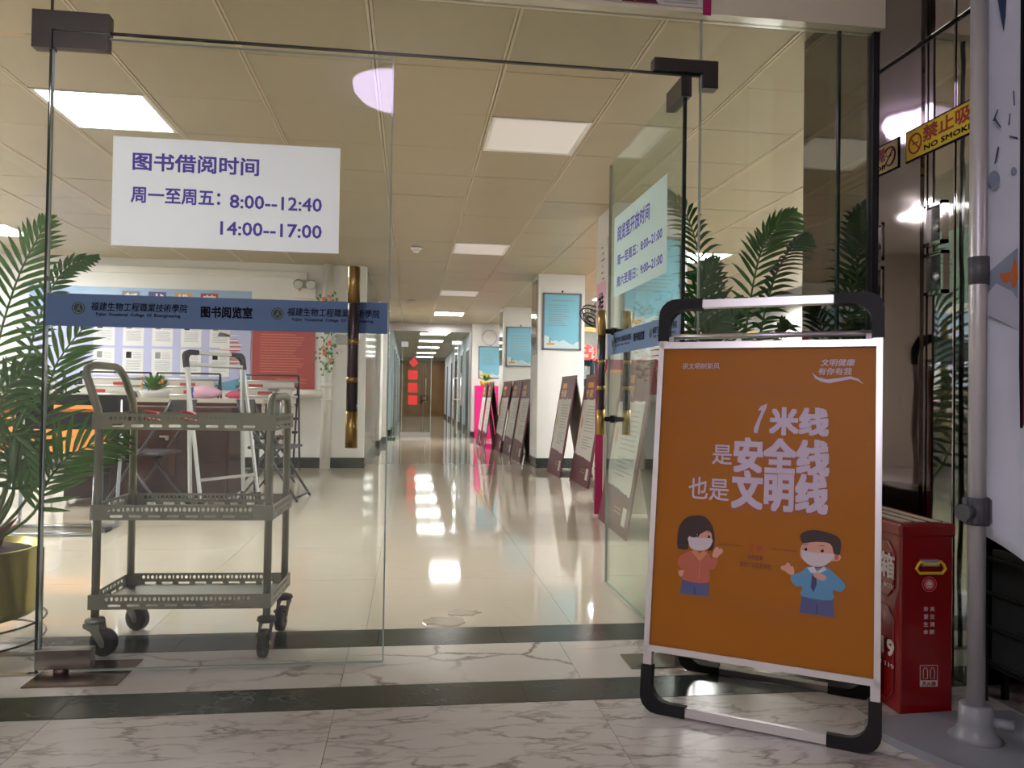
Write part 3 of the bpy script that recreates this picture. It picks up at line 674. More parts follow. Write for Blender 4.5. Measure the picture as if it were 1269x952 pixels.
shape(FP, [(0.70, 2.266), (0.83, 2.266), (0.805, 2.30), (0.84, 2.40), (0.72, 2.40)], 'maroon', po, 'silhouette')
lines(FP, 0.85, 0.975, [2.275, 2.285], .004, 'ink_grey', po)
b = MB()
for k in range(10): b.bar(FP.p(.86+.01*k, 2.298+.003*(k % 3), .001), FP.p(.865+.01*k, 2.36, .001), .002, .001)
b.build('sketch_strokes', 'ink_grey', po)
shape(FP, [(0.725, 2.275), (0.75, 2.27), (0.745, 2.31), (0.73, 2.33)], 'orange_tag', po, 'flame_mark', n=.0014)
shape(FP, ellipse(.775, 2.30, .012, .016, 10), 'orange_tag', po, 'flame_mark', n=.0014)

#PART2
# ================================================================== SHELF CART
CA = Matrix.Rotation(math.radians(-2.6), 4, 'Z')
CC = Vector((-0.757, 2.944, 0))
def cp(x, y, z): return CC + CA @ Vector((x, y, z))
cart = thing('shelf_cart', 'olive metal cart with three slotted shelves standing behind the left glass door', 'cart', CC)
hw, hd = 0.285, 0.148
POST = {'fl': (-hw, -hd), 'fr': (hw, -hd), 'bl': (-hw, hd), 'br': (hw, hd)}
b = MB()
b.tube([cp(-hw, -hd, .13), cp(-hw, -hd, .80), cp(-hw-.008, -hd, .84), cp(-hw-.05, -hd+.01, .95), cp(-hw-.052, -hd+.02, .975), cp(-hw-.045, -hd+.045, .988), cp(-hw-.045, hd-.07, .988), cp(-hw-.04, hd-.045, .98), cp(-hw-.03, hd-.02, .95), cp(-hw-.006, hd, .86), cp(-hw, hd, .80), cp(-hw, hd, .16)], .0135, 12)
b.build('handle_frame', 'cart_green', cart)
b = MB()
b.tube([cp(hw, -hd, .13), cp(hw, -hd, .83), cp(hw, -hd+.004, .86), cp(hw, -hd+.02, .882), cp(hw, -hd+.05, .888), cp(hw, hd-.05, .888), cp(hw, hd-.02, .882), cp(hw, hd-.004, .86), cp(hw, hd, .83), cp(hw, hd, .16)], .0135, 12)
b.build('handle_frame', 'cart_green', cart)
def slotted(b, a, c, z0, z1, th=.0022):
    """perforated strip from a to c (plan points): real holes"""
    a, c = Vector((*a, 0)), Vector((*c, 0)); d = c-a; L = d.length; d.normalize(); nr = Vector((d.y, -d.x, 0))
    Hh = z1-z0
    def q(s0, s1, t0, t1):
        if s1-s0 < 1e-4: return
        p = a+d*s0
        mx = Matrix(((d.x, nr.x, 0, p.x), (d.y, nr.y, 0, p.y), (0, 0, 1, 0), (0, 0, 0, 1)))
        mw = Matrix.Translation(CC) @ CA @ mx
        b.box(0, s1-s0, 0, th, z0+Hh*t0, z0+Hh*t1, mx=mw)
    def octo(s0, s1, t0, t1):
        """four corner fillets of a rounded hole"""
        r = min((s1-s0), (t1-t0)*Hh)*.38
        for (u, v, su, sv) in ((s0, t0, 1, 1), (s1, t0, -1, 1), (s1, t1, -1, -1), (s0, t1, 1, -1)):
            P = [CC + CA @ (a+d*x + nr*th*.5 + Vector((0, 0, z0+Hh*v+y))) for x, y in ((u, 0), (u+su*r, 0), (u, sv*r))]
            b.poly(P)
    q(0, L, 0, .17); q(0, L, .34, .56); q(0, L, .83, 1)
    n = int((L-.03)/.062); off = (L-n*.062)/2
    s = 0
    for k in range(n):
        s0 = off+k*.062+.010; q(s, s0, .17, .34); octo(s0, s0+.042, .17, .34); s = s0+.042
    q(s, L, .17, .34)
    s = 0; k = 0; x = off
    while x < L-off-.01:
        wd = (.012, .008, .012, .0055)[k % 4]
        q(s, x, .56, .83); octo(x, x+wd, .56, .83); s = x+wd; x += wd+.0062; k += 1
    q(s, L, .56, .83)
for zl, zh in ((.768, .822), (.460, .512), (.158, .208)):
    b = MB()
    slotted(b, (-hw, -hd-.014), (hw, -hd-.014), zl, zh); slotted(b, (-hw, hd+.014), (hw, hd+.014), zl, zh)
    slotted(b, (-hw-.014, -hd), (-hw-.014, hd), zl, zh); slotted(b, (hw+.014, -hd), (hw+.014, hd), zl, zh)
    for sx in (-1, 1):
        for sy in (-1, 1):
            b.box(sx*hw-.018, sx*hw+.018, sy*(hd+.0145)-.0022, sy*(hd+.0145)+.0022, zl, zh, mx=Matrix.Translation(CC) @ CA)
            b.box(sx*(hw+.0145)-.0022, sx*(hw+.0145)+.0022, sy*hd-.018, sy*hd+.018, zl, zh, mx=Matrix.Translation(CC) @ CA)
    g = b.build('shelf_rail', 'cart_green', cart)
    b = MB(); b.box(-hw-.01, hw+.01, -hd-.01, hd+.01, zl+.004, zl+.008, mx=Matrix.Translation(CC) @ CA); b.build('shelf', 'galvanised' if zl < .2 else 'cart_green', cart)
def caster(x, y, ang, brake=False):
    c = cp(x, y, 0); R = Matrix.Translation(c) @ Matrix.Rotation(ang, 4, 'Z')
    t = MB(); t.lathe(c+Vector((0, 0, .115)), [(.013, .016), (.030, .010), (.033, .0), (.026, -.006)], 16)
    for s_ in (-1, 1):
        for k in range(1):
            pts = [(-.030, .110), (.026, .112), (.030, .09), (.048, .055), (.048, .035), (.036, .032), (-.005, .085), (-.03, .095)]
            vs = [R @ Vector((u, s_*.017, z)) for u, z in pts]; vs2 = [R @ Vector((u, s_*.020, z)) for u, z in pts]
            A = [t.bm.verts.new(v) for v in vs]; B = [t.bm.verts.new(v) for v in vs2]
            t.bm.faces.new(A); t.bm.faces.new(B[::-1])
            for i in range(len(A)): t.bm.faces.new((A[i], A[(i+1) % len(A)], B[(i+1) % len(A)], B[i]))
    k = t.build('caster', 'galvanised' if not brake else 'black_plastic', cart)
    w_ = MB(); ax = (R.to_3x3() @ Vector((0, 1, 0)))
    ce = R @ Vector((.036, 0, .047))
    w_.lathe(ce, [(.032, -.014), (.045, -.013), (.047, -.007), (.047, .007), (.045, .013), (.032, .014)], 26, axis=ax)
    w_.build('wheel', 'rubber', k)
    w_ = MB(); w_.cyl(ce-ax*.023, ce+ax*.023, .008, 10); w_.build('axle', 'galvanised', k)
    if brake:
        w_ = MB(); w_.box(-.012, .03, -.022, .022, .028, .036, mx=R @ Matrix.Translation((.03, 0, .045))); w_.build('brake_lever', 'rubber', k)
caster(-hw, -hd, math.radians(-15)); caster(hw, -hd, math.radians(-93), True); caster(-hw+.0, hd, math.radians(-25)); caster(hw, hd, math.radians(-97), True)
# things on the cart's top
zt = .776
c = cp(hw-.035, hd-.05, zt)
t = thing('pump_bottle', 'grey pump sanitiser bottle on the right end of the olive cart', 'bottle', c)
b = MB(); b.lathe(c, [(.018, 0), (.022, .004), (.022, .085), (.016, .098), (.011, .102)], 16); b.build('bottle', 'lens_clear', t)
b = MB(); b.lathe(c+Vector((0, 0, .102)), [(.013, 0), (.013, .014), (.005, .016), (.005, .03)], 12); b.bar(c+Vector((-.028, 0, .136)), c+Vector((.012, 0, .136)), .014, .01); b.build('pump', 'grey_plastic', t)
for k, (x, l) in enumerate(((-.19, 'red twisted ribbon lying on the olive cart top near its left handle'), (-.06, 'red curled ribbon lying on the olive cart top left of its middle'))):
    c = cp(x, .06, zt)
    b = MB(); b.tube([c+Vector((.035*math.cos(j*.7)*(1-j*.02), .02*math.sin(j*.7), .012+.003*j)) for j in range(14)], .005, 6)
    o = b.build('ribbon', 'red_paper', loc=c); tag(o, l, 'ribbon')

# ================================================================== PALMS
def frond(name, pts, width, parent, m='leaf', n=26, base=.25, up=(0, 0, 1), seed=0, droop=.35, taper=.55, ang=55, lw=.011, side=(1, 1)):
    """feather leaf: arching rib through pts with two rows of folded leaflets"""
    rnd = random.Random(seed)
    P = [Vector(p) for p in pts]
    def pos(t):      # catmull-rom
        k = t*(len(P)-1); i = min(int(k), len(P)-2); f = k-i
        p1, p2 = P[i], P[i+1]; p0 = P[i-1] if i > 0 else p1*2-p2; p3 = P[i+2] if i+2 < len(P) else p2*2-p1
        return .5*((2*p1)+(p2-p0)*f+(2*p0-5*p1+4*p2-p3)*f*f+(3*p1-p0-3*p2+p3)*f**3)
    b = MB()
    rs = [pos(k/18) for k in range(19)]
    b.tube(rs, [.0062*(1-.8*k/18)+.0008 for k in range(19)], 6, 1)
    for k in range(n):
        t = base+(1-base)*(k+.5)/n
        p = pos(t); d = (pos(min(1, t+.02))-pos(max(0, t-.02))).normalized()
        q = (t-base)/(1-base)
        L = 1.12*width*(math.sin(math.pi*min(1, (q*.80+.17)))**.7)*(1 if q < .8 else 1-(q-.8)*.9)*rnd.uniform(.9, 1.08)
        u = Vector(up); s = d.cross(u)
        if s.length < .1: s = d.cross(Vector((1, 0, 0)))
        s.normalize(); nn = s.cross(d).normalized()
        a = math.radians(ang*(1-.55*q)+rnd.uniform(-4, 4))
        for sd in (-1, 1):
            if not side[0 if sd < 0 else 1]: continue
            dr = (d*math.cos(a)+s*sd*math.sin(a)+nn*.12).normalized()
            pr_ = []
            for j in range(5):
                f = j/4
                pr_.append(p+dr*L*f+Vector((0, 0, -1))*L*droop*f*f+d*L*.10*f*f)
            wv = dr.cross(nn).normalized()
            ww = [lw*.3, lw*.75, lw*.8, lw*.5, .0004]
            prev = None
            for j, c in enumerate(pr_):
                cur = (b.bm.verts.new(c-wv*ww[j]+nn*lw*.25), b.bm.verts.new(c), b.bm.verts.new(c+wv*ww[j]+nn*lw*.25))
                if prev:
                    for x in range(2):
                        f_ = b.bm.faces.new((prev[x], prev[x+1], cur[x+1], cur[x])); f_.material_index = 0
                prev = cur
    me_ = b.build(name, [m, 'stem'], parent)
    return me_
t = thing('potted_palm', 'feathery palm in a gold pot on a stand at the left edge, behind the glass', 'potted palm', (-1.50, 2.95, 0))
pc = Vector((-1.51, 2.93, 0))
b = MB(); b.lathe(pc, [(.17, .105), (.205, .115), (.212, .14), (.218, .345), (.222, .35), (.212, .35), (.205, .33), (.001, .325)], 40); b.build('pot', 'pot_gold', t)
b = MB(); b.lathe(pc+Vector((0, 0, .326)), [(.205, .0), (.15, .012), (.001, .02)], 24); b.build('soil', 'soil', t)
sd_ = MB()
for a in (0.05, 2.1, 4.2):
    x, y = .243*math.cos(a-.15), .243*math.sin(a-.15); sd_.box(pc.x+x-.011, pc.x+x+.011, pc.y+y-.004, pc.y+y+.004, 0, .35)
for z, r in ((.03, .235), (.09, .236)): sd_.tube([pc+Vector((r*math.cos(k*math.pi/18), r*math.sin(k*math.pi/18), z)) for k in range(36)], .004, 6, closed=True)
sd_.build('stand', 'steel_dark', t)
random.seed(3)
for k in range(9):
    a = k*.7; r0 = .05+.02*(k % 3)
    b = MB(); p0 = pc+Vector((r0*math.cos(a), r0*math.sin(a), .33)); h = random.uniform(.06, .12)
    b.tube([p0, p0+Vector((.25*math.cos(a)*h, .25*math.sin(a)*h, h*.6)), p0+Vector((.8*math.cos(a)*h, .8*math.sin(a)*h, h*1.15))], [.022, .016, .001], 6); b.build('husk', 'fibre', t)
b0 = pc+Vector((.02, .02, .33))
LP = [
 ([b0, at(-22, 560, 2.98), at(-8, 450, 3.0), at(22, 345, 3.0), at(62, 268, 3.02)], .175, 'leaf', 34, .30),
 ([b0, at(22, 560, 3.1), at(30, 470, 3.15), at(50, 390, 3.15), at(80, 335, 3.15), at(122, 318, 3.12)], .085, 'leaf_dark', 36, .30),
 ([b0, at(38, 610, 2.95), at(55, 520, 2.95), at(68, 455, 2.97), at(112, 395, 3.0)], .165, 'leaf', 24, .25),
 ([b0, at(38, 640, 2.9), at(60, 595, 2.9), at(95, 560, 2.92), at(157, 538, 2.95)], .165, 'leaf', 24, .12),
 ([b0, at(10, 600, 2.85), at(0, 520, 2.82), at(12, 478, 2.8), at(52, 450, 2.8)], .15, 'leaf_dark', 22, .40),
 ([b0, at(15, 620, 2.82), at(12, 560, 2.78), at(20, 540, 2.76), at(45, 600, 2.76)], .13, 'leaf_dark', 22, .30),
 ([b0, at(-20, 600, 2.95), at(-50, 480, 2.95), at(-90, 380, 2.95)], .2, 'leaf', 24, .35),
 ([b0, at(20, 600, 3.0), at(22, 540, 3.0), at(0, 480, 3.02), at(-40, 450, 3.0)], .17, 'leaf_dark', 22, .35)]
for k, (pts, wd, m_, n_, dr) in enumerate(LP): frond('frond', pts, wd, t, m_, int(n_*.72), base=.34 if k < 3 else .28, seed=k, droop=dr, up=(0.1, -1, .15), ang=62)
t = thing('potted_palm', 'feathery palm behind the poster stand, seen through the right glass pane', 'potted palm', (1.36, 3.3, 0))
pc = Vector((1.33, 3.24, 0))
b = MB(); b.lathe(pc, [(.14, 0), (.175, .01), (.18, .24), (.185, .245), (.175, .245), (.17, .23), (.001, .225)], 36); b.build('pot', 'pot_gold', t)
b0 = pc+Vector((0, 0, .23))
RP = [
 ([b0, at(915, 560, 3.2), at(922, 430, 3.15), at(938, 330, 3.12), at(955, 290, 3.05), at(985, 264, 3.0)], .15, 'leaf', 36, .30),
 ([b0, at(930, 560, 3.1), at(940, 430, 3.05), at(958, 350, 3.0), at(980, 308, 2.88), at(1000, 290, 2.84)], .10, 'leaf_dark', 34, .55),
 ([b0, at(890, 560, 3.3), at(872, 430, 3.35), at(868, 330, 3.4), at(852, 270, 3.45), at(826, 236, 3.5)], .17, 'leaf_dark', 34, .55),
 ([b0, at(890, 560, 3.2), at(870, 470, 3.2), at(862, 390, 3.2), at(885, 320, 3.2)], .20, 'leaf_dark', 30, .35),
 ([b0, at(900, 560, 3.3), at(905, 450, 3.3), at(880, 360, 3.35), at(872, 325, 3.3)], .2, 'leaf_dark', 30, .45),
 ([b0, at(940, 560, 3.2), at(960, 470, 3.2), at(965, 415, 3.0), at(975, 400, 3.0)], .10, 'leaf_dark', 28, .45),
 ([b0, at(900, 600, 3.1), at(880, 500, 2.98), at(872, 430, 2.9), at(900, 392, 2.86)], .15, 'leaf_dark', 28, .45),
 ([b0, at(915, 600, 3.3), at(910, 500, 3.35), at(905, 410, 3.4), at(920, 370, 3.4)], .16, 'leaf_dark', 28, .45),
 ([b0, at(925, 600, 3.1), at(935, 500, 2.95), at(945, 440, 2.85), at(970, 425, 2.8)], .12, 'leaf_dark', 26, .6),
 ([b0, at(890, 600, 3.3), at(860, 500, 3.4), at(835, 430, 3.5), at(822, 385, 3.6)], .16, 'leaf_dark', 28, .5)]
for k, (pts, wd, m_, n_, dr) in enumerate(RP): frond('frond', pts, wd, t, m_, int(n_*.8), base=.3, seed=30+k, droop=dr, up=(0.1, -1, .15), ang=60)

# ================================================================== ORANGE POSTER STAND (front right)
A0 = Vector((.691, 2.185, 0)); dA = Vector((.465, -.303, 0)).normalized(); nA = Vector((-dA.y, dA.x, 0))   # nA points away from the camera
def aframe(name, label, A0, dA, back, wdt, hgt, al, lean=.18, r=.0135):
    """two leaning tube frames meeting near the top; returns thing and the front frame plane"""
    nb = Vector((-dA.y, dA.x, 0))*(1 if back > 0 else -1)
    t = thing(name, label, 'poster stand', A0+dA*wdt/2+nb*abs(back)/2)
    upv = (Vector((0, 0, hgt))+nb*lean); L = upv.length; upv.normalize()
    F = Frame(A0, dA, upv)
    def joint(Fr, u, su, v, sv, par):
        o_ = .016; q = [(-o_, .115), (-o_, .035)] + [(-o_+.05*(1-math.cos(a)), -o_+.05*(1-math.sin(a))) for a in [math.pi/2*k/5 for k in range(6)]] + [(.035, -o_), (.115, -o_), (.115, o_)]
        q += [(o_+.05*(1-math.sin(a)), o_+.05*(1-math.cos(a))) for a in [math.pi/2*k/5 for k in range(6)]][:] + [(o_, .115)]
        b = MB(); b.prism(Fr, [(u+su*x, v+sv*y) for x, y in q], -.016, .016)
        bmesh.ops.bevel(b.bm, geom=[e for e in b.bm.edges if not any(f.material_index for f in e.link_faces) and len(e.link_faces) == 2 and e.calc_face_angle(0) > 1.2], offset=.004, segments=2, affect='EDGES')
        b.build('corner_joint', 'black_plastic', par)
    def loop(Fr, nm, top=True):
        rr = .05
        h = L if top else L-.07
        pr_ = lambda u, v: Fr.p(u, v, 0)
        b = MB()
        for u in (0.0, wdt): b.bar(pr_(u, .09), pr_(u, h-.09), .024 if wdt > .55 else .018, .022, up=Fr.n)
        b.bar(pr_(.09, .014), pr_(wdt-.09, .014), .024, .022, up=Fr.n)
        if top: b.bar(pr_(.09, h), pr_(wdt-.09, h), .024, .022, up=Fr.n)
        fr = b.build(nm, al, t)
        for (u, su) in ((0, 1), (wdt, -1)):
            for (v, sv) in (((.014, 1), (h, -1)) if top else ((.014, 1),)): joint(Fr, u, su, v, sv, fr)
        return fr
    fr = loop(F, 'front_frame')
    ub = (upv.dot(Vector((0, 0, 1)))); B0 = A0+nb*abs(back)
    top = F.p(0, L-.10); vb = (top-B0).normalized()
    Fb = Frame(B0, dA, vb)
    L0 = L; 
    LB = (top-B0).length
    b = MB()
    for u in (0.02, wdt-.02): b.bar(Fb.p(u, .09), Fb.p(u, LB), .022, .02, up=Fb.n)
    b.bar(Fb.p(.09, .014), Fb.p(wdt-.09, .014), .022, .02, up=Fb.n); b.cyl(Fb.p(0.0, LB), Fb.p(wdt, LB), .008, 8)
    bf = b.build('back_frame', al, t)
    for (u, su) in ((.02, 1), (wdt-.02, -1)):
        joint(Fb, u, su, .014, 1, bf)
    return t, F, L
t, F, L = aframe('poster_stand', 'silver folding stand with the orange poster, standing in front of the right pane', A0, dA, .40, .60, 1.19, 'aluminium')
b = MB()
g = .012
b.prism(F, rect(-.008, .168, .608, .186), -.002, .022); b.prism(F, rect(-.008, 1.062, .608, 1.082), -.002, .022)
b.prism(F, rect(-.010, .168, .006, 1.082), -.002, .022); b.prism(F, rect(.596, .168, .610, 1.082), -.002, .022)
b.build('poster_frame', 'aluminium', t)
b = MB(); b.prism(F, rect(.004, .18, .598, 1.066), .006, .012); po = b.build('poster', 'poster_orange', t)
N0 = .0135
G = {"w_hair": [[0.073,0.473],[0.074,0.523],[0.092,0.554],[0.118,0.565],[0.148,0.564],[0.169,0.543],[0.179,0.509],[0.176,0.474],[0.16,0.47],[0.142,0.494],[0.107,0.485],[0.105,0.467],[0.084,0.465]],"w_face": [[0.106,0.505],[0.121,0.501],[0.155,0.524],[0.17,0.517],[0.171,0.488],[0.161,0.473],[0.14,0.466],[0.116,0.471],[0.105,0.488]],"w_mask": [[0.105,0.502],[0.13,0.501],[0.171,0.503],[0.17,0.485],[0.157,0.472],[0.137,0.466],[0.113,0.471],[0.105,0.488]],"w_body": [[0.09,0.451],[0.114,0.463],[0.137,0.458],[0.158,0.464],[0.173,0.445],[0.18,0.452],[0.19,0.447],[0.183,0.42],[0.168,0.415],[0.165,0.378],[0.094,0.379],[0.096,0.405],[0.077,0.418],[0.079,0.438]],"w_arm": [[0.08,0.403],[0.096,0.405],[0.092,0.389],[0.083,0.389]],"w_hand": [[0.175,0.46],[0.182,0.478],[0.189,0.482],[0.194,0.476],[0.199,0.479],[0.204,0.471],[0.201,0.464],[0.193,0.457],[0.189,0.45],[0.177,0.451]],"w_pants": [[0.091,0.38],[0.167,0.379],[0.169,0.34],[0.087,0.34]],"w_collar": [[0.114,0.462],[0.128,0.47],[0.137,0.458],[0.152,0.469],[0.16,0.46],[0.14,0.436]],"m_hair": [[0.411,0.525],[0.413,0.539],[0.44,0.551],[0.471,0.549],[0.502,0.541],[0.513,0.526],[0.511,0.493],[0.497,0.492],[0.487,0.518],[0.451,0.52],[0.419,0.514]],"m_face": [[0.417,0.511],[0.451,0.52],[0.487,0.518],[0.497,0.493],[0.508,0.493],[0.514,0.485],[0.508,0.475],[0.49,0.472],[0.472,0.457],[0.447,0.454],[0.42,0.468],[0.411,0.483]],"m_mask": [[0.417,0.495],[0.451,0.491],[0.495,0.492],[0.492,0.478],[0.477,0.462],[0.447,0.454],[0.423,0.465],[0.416,0.481]],"m_body": [[0.389,0.423],[0.4,0.429],[0.416,0.437],[0.431,0.452],[0.454,0.449],[0.478,0.456],[0.498,0.441],[0.524,0.417],[0.521,0.4],[0.509,0.395],[0.495,0.397],[0.493,0.37],[0.418,0.372],[0.419,0.397],[0.401,0.397],[0.39,0.41]],"m_hand": [[0.362,0.445],[0.373,0.45],[0.378,0.457],[0.385,0.455],[0.387,0.449],[0.394,0.448],[0.397,0.43],[0.387,0.425],[0.374,0.433],[0.364,0.437]],"m_hand2": [[0.446,0.434],[0.457,0.44],[0.479,0.43],[0.473,0.419],[0.46,0.421],[0.448,0.427]],"m_tie": [[0.443,0.433],[0.452,0.434],[0.455,0.409],[0.447,0.385],[0.44,0.399]],"m_pants": [[0.417,0.372],[0.497,0.372],[0.5,0.327],[0.412,0.328]],"m_collar": [[0.43,0.449],[0.447,0.454],[0.455,0.441],[0.472,0.456],[0.48,0.449],[0.457,0.435],[0.439,0.437]],"eyes": [[0.131,0.509],[0.163,0.508],[0.425,0.498],[0.467,0.498]],"swoosh": [[0.432,0.989],[0.447,0.976],[0.471,0.97],[0.503,0.974],[0.531,0.979],[0.551,0.972],[0.565,0.957],[0.549,0.967],[0.531,0.971],[0.503,0.965],[0.476,0.959],[0.455,0.964],[0.44,0.973]],"one": [[0.313,0.899],[0.311,0.887],[0.296,0.848],[0.288,0.812],[0.278,0.814],[0.279,0.829],[0.289,0.855],[0.298,0.878],[0.288,0.879],[0.295,0.89]]}
dots = MB(); random.seed(5)
for (cu_, cv_, ru, rv) in ((.10, .86, .09, .10), (.27, .94, .22, .03), (.50, .40, .09, .07), (.25, .33, .2, .04), (.12, .72, .09, .08), (.42, .31, .14, .04)):
    for i in range(-16, 17):
        for j in range(-10, 11):
            u, v = cu_+i*.0125, cv_+j*.0125
            e = ((u-cu_)/ru)**2+((v-cv_)/rv)**2
            if e < 1 and .01 < u < .59:
                r_ = .0036*(1-e)**.5
                if r_ > .0008: dots.poly([F.p(a_, c_, N0-.0007) for a_, c_ in ellipse(u, v, r_, r_, 6)])
o = dots.build('dot_pattern', 'poster_dot', po); o['kind'] = 'stuff'
text('讲文明树新风', F, (.063, 1.0, .174, 1.019), 'poster_white', po, n=N0, bold=.004)
text('文明健康', F, (.454, 1.008, .543, 1.028), 'poster_white', po, n=N0, bold=.012, shear=.15)
text('有你有我', F, (.448, .983, .535, 1.003), 'poster_white', po, n=N0, bold=.012, shear=.15)
shape(F, G['swoosh'], 'poster_white', po, 'swoosh', n=N0)
shape(F, G['one'], 'poster_white', po, 'numeral_one', n=N0)
text('米线', F, (.323, .812, .475, .886), 'poster_white', po, n=N0, bold=.042)
text('安全线', F, (.229, .692, .480, .786), 'poster_shadow', po, n=N0-.0004, bold=.042, name='letter_shadow')
text('安全线', F, (.227, .702, .478, .796), 'poster_white', po, n=N0, bold=.042)
text('文明线', F, (.227, .588, .478, .690), 'poster_shadow', po, n=N0-.0004, bold=.042, name='letter_shadow')
text('文明线', F, (.225, .598, .476, .700), 'poster_white', po, n=N0, bold=.042)
text('是', F, (.164, .718, .219, .774), 'poster_white', po, n=N0, bold=.01)
text('也是', F, (.099, .613, .214, .677), 'poster_white', po, n=N0, bold=.01)
text('1', F, (.279, .479, .286, .499), 'print_red', po, n=N0, bold=.02, shear=.3)
text('米', F, (.294, .478, .313, .499), 'print_red', po, n=N0, bold=.02)
text('保持距离', F, (.273, .456, .314, .469), 'print_line', po, n=N0, bold=.015)
text('是为了以后更亲密', F, (.252, .434, .336, .448), 'print_line', po, n=N0, bold=.015)
for a_, c_ in (((.188, .490), (.257, .490)), ((.333, .490), (.401, .490))): shape(F, rect(a_[0], a_[1]-.001, c_[0], c_[1]+.001), 'print_line', po, 'printed_line', n=N0)
k = 0
for nm, key, m_ in (('printed_hand', 'w_arm', 'skin'), ('printed_trousers', 'w_pants', 'print_jeans'), ('printed_hand', 'w_hand', 'skin'), ('printed_shirt', 'w_body', 'print_shirt'), ('printed_collar', 'w_collar', 'print_collar'), ('printed_hair', 'w_hair', 'hair_brown'), ('printed_face', 'w_face', 'skin'), ('printed_mask', 'w_mask', 'print_mask'),
        ('printed_trousers', 'm_pants', 'print_jeans'), ('printed_shirt', 'm_body', 'print_blue'), ('printed_hand', 'm_hand', 'skin'), ('printed_collar', 'm_collar', 'banner_mist'), ('printed_tie', 'm_tie', 'print_tie'), ('printed_hand', 'm_hand2', 'skin'), ('printed_face', 'm_face', 'skin'), ('printed_hair', 'm_hair', 'hair_brown'), ('printed_mask', 'm_mask', 'print_mask')):
    q = G[key]
    shape(F, smooth2(q) if 'trousers' not in nm and 'collar' not in nm and 'tie' not in nm else q, m_, po, nm, n=N0+.00012*k, th=.0001); k += 1
for e in G['eyes']:
    shape(F, ellipse(e[0], e[1], .0042, .0046, 10), 'ink', po, 'printed_eye', n=N0+.0024, th=.0001)
    shape(F, ellipse(e[0]-.001, e[1]+.0016, .0012, .0014, 6), 'paper', po, 'eye_glint', n=N0+.0026, th=.0001)
    shape(F, [(e[0]-.007, e[1]+.011), (e[0]+.006, e[1]+.0135), (e[0]+.006, e[1]+.0148), (e[0]-.007, e[1]+.0125)], 'hair_brown', po, 'printed_brow', n=N0+.0024, th=.0001)
shape(F, ellipse(.5035, .484, .005, .008, 10), 'print_shirt', po, 'printed_ear', n=N0+.0024, th=.0001)
shape(F, [(.1395, .385), (.1408, .385), (.1408, .435), (.1395, .435)], 'print_collar', po, 'printed_placket', n=N0+.0024, th=.0001)
shape(F, rect(.1285, .341, .1295, .362), 'ink', po, 'printed_seam', n=N0+.0024, th=.0001)
shape(F, rect(.4555, .330, .4565, .356), 'ink', po, 'printed_seam', n=N0+.0024, th=.0001)

# ================================================================== EXTINGUISHER BOX
BX = thing('extinguisher_box', 'red metal fire extinguisher box beside the polished steel wall', 'fire box', (1.48, 2.25, 0))
BF = Frame((1.404, 2.068, 0), (1, -.06, 0), (0, 0, 1)); bw = .158; bh = .552; bd = .40
b = MB()
P4 = lambda u, v, n: BF.p(u, v, -n)
vs = [P4(u, v, n) for u in (0, bw) for n in (0, bd) for v in (0, bh-.045)]
mxb = Matrix(((BF.u.x, -BF.n.x, 0, BF.o.x), (BF.u.y, -BF.n.y, 0, BF.o.y), (0, 0, 1, 0), (0, 0, 0, 1)))
b.box(0, bw, 0, bd, 0.004, bh-.035, bevel=.006, mx=mxb); b.build('body', 'box_red', BX)
b = MB(); b.box(-.006, bw+.006, -.006, bd+.006, bh-.04, bh, bevel=.008, mx=mxb)
lid = b.build('lid', 'box_red', BX)
Ft = Frame(BF.p(0, bh, 0), BF.u, -BF.n)
for k in range(3): shape(Ft, rect(.02+.045*k, .03, .05+.045*k, .34), 'box_cream', lid, 'top_stripe', n=.001)
Fl = Frame(BF.p(0, 0, -bd), BF.n, (0, 0, 1))  # left long side, seen from -x
b = MB()
b.tube([Fl.p(u, v, .002) for u, v in ((.03, .36), (.03, .46), (.06, .49), (.34, .49), (.37, .46), (.37, .36), (.34, .33), (.06, .33))], .003, 6, closed=True)
b.tube([Fl.p(u, v, .002) for u, v in ((.03, .06), (.03, .27), (.06, .30), (.34, .30), (.37, .27), (.37, .06), (.34, .03), (.06, .03))], .003, 6, closed=True)
b.build('embossed_rim', 'box_red', BX)
text('灭火器箱', Fl, (.07, .385, .375, .455), 'box_print', BX, bold=.03, n=.004)
text('FIRE EXTINGUISHER BOX', Fl, (.07, .355, .375, .368), 'box_print', BX, bold=.02, n=.004)
text('火警119', Fl, (.10, .155, .375, .215), 'box_print', BX, bold=.03, n=.004)
text('FIRE ALARM: 119', Fl, (.12, .125, .375, .138), 'box_print', BX, bold=.02, n=.004)
b = MB(); b.tube([BF.p(u, v, .012) for u, v in ((.052, .445), (.068, .438), (.098, .438), (.114, .445), (.121, .437), (.127, .425), (.118, .412), (.050, .412), (.040, .425), (.046, .437))], .0042, 8, closed=True); hd_ = b.build('handle', 'yellow', BX)
b = MB(); b.prism(BF, rect(.057, .432, .109, .450), .0, .014); b.build('hinge_bracket', 'grey_plastic', hd_)
b = MB(); b.tube([BF.p(.086+.021*math.cos(k*math.pi/10), .378+.021*math.sin(k*math.pi/10), .001) for k in range(20)], .0014, 4, closed=True); b.prism(BF, ellipse(.086, .378, .016, .016, 16), .0, .001); em = b.build('round_emblem', 'box_pink', BX)
b = MB(); b.prism(BF, [(.077, .376), (.095, .376), (.092, .384), (.088, .386), (.086, .391), (.084, .386), (.080, .384)], .001, .0016); b.prism(BF, rect(.079, .369, .093, .373), .001, .0016); b.build('emblem_mark', 'box_print', em)
for k, ch in enumerate('关注消防'): text(ch, BF, (.089, .301-.022*k, .102, .314-.022*k), 'box_print', BX, bold=.02, n=.001)
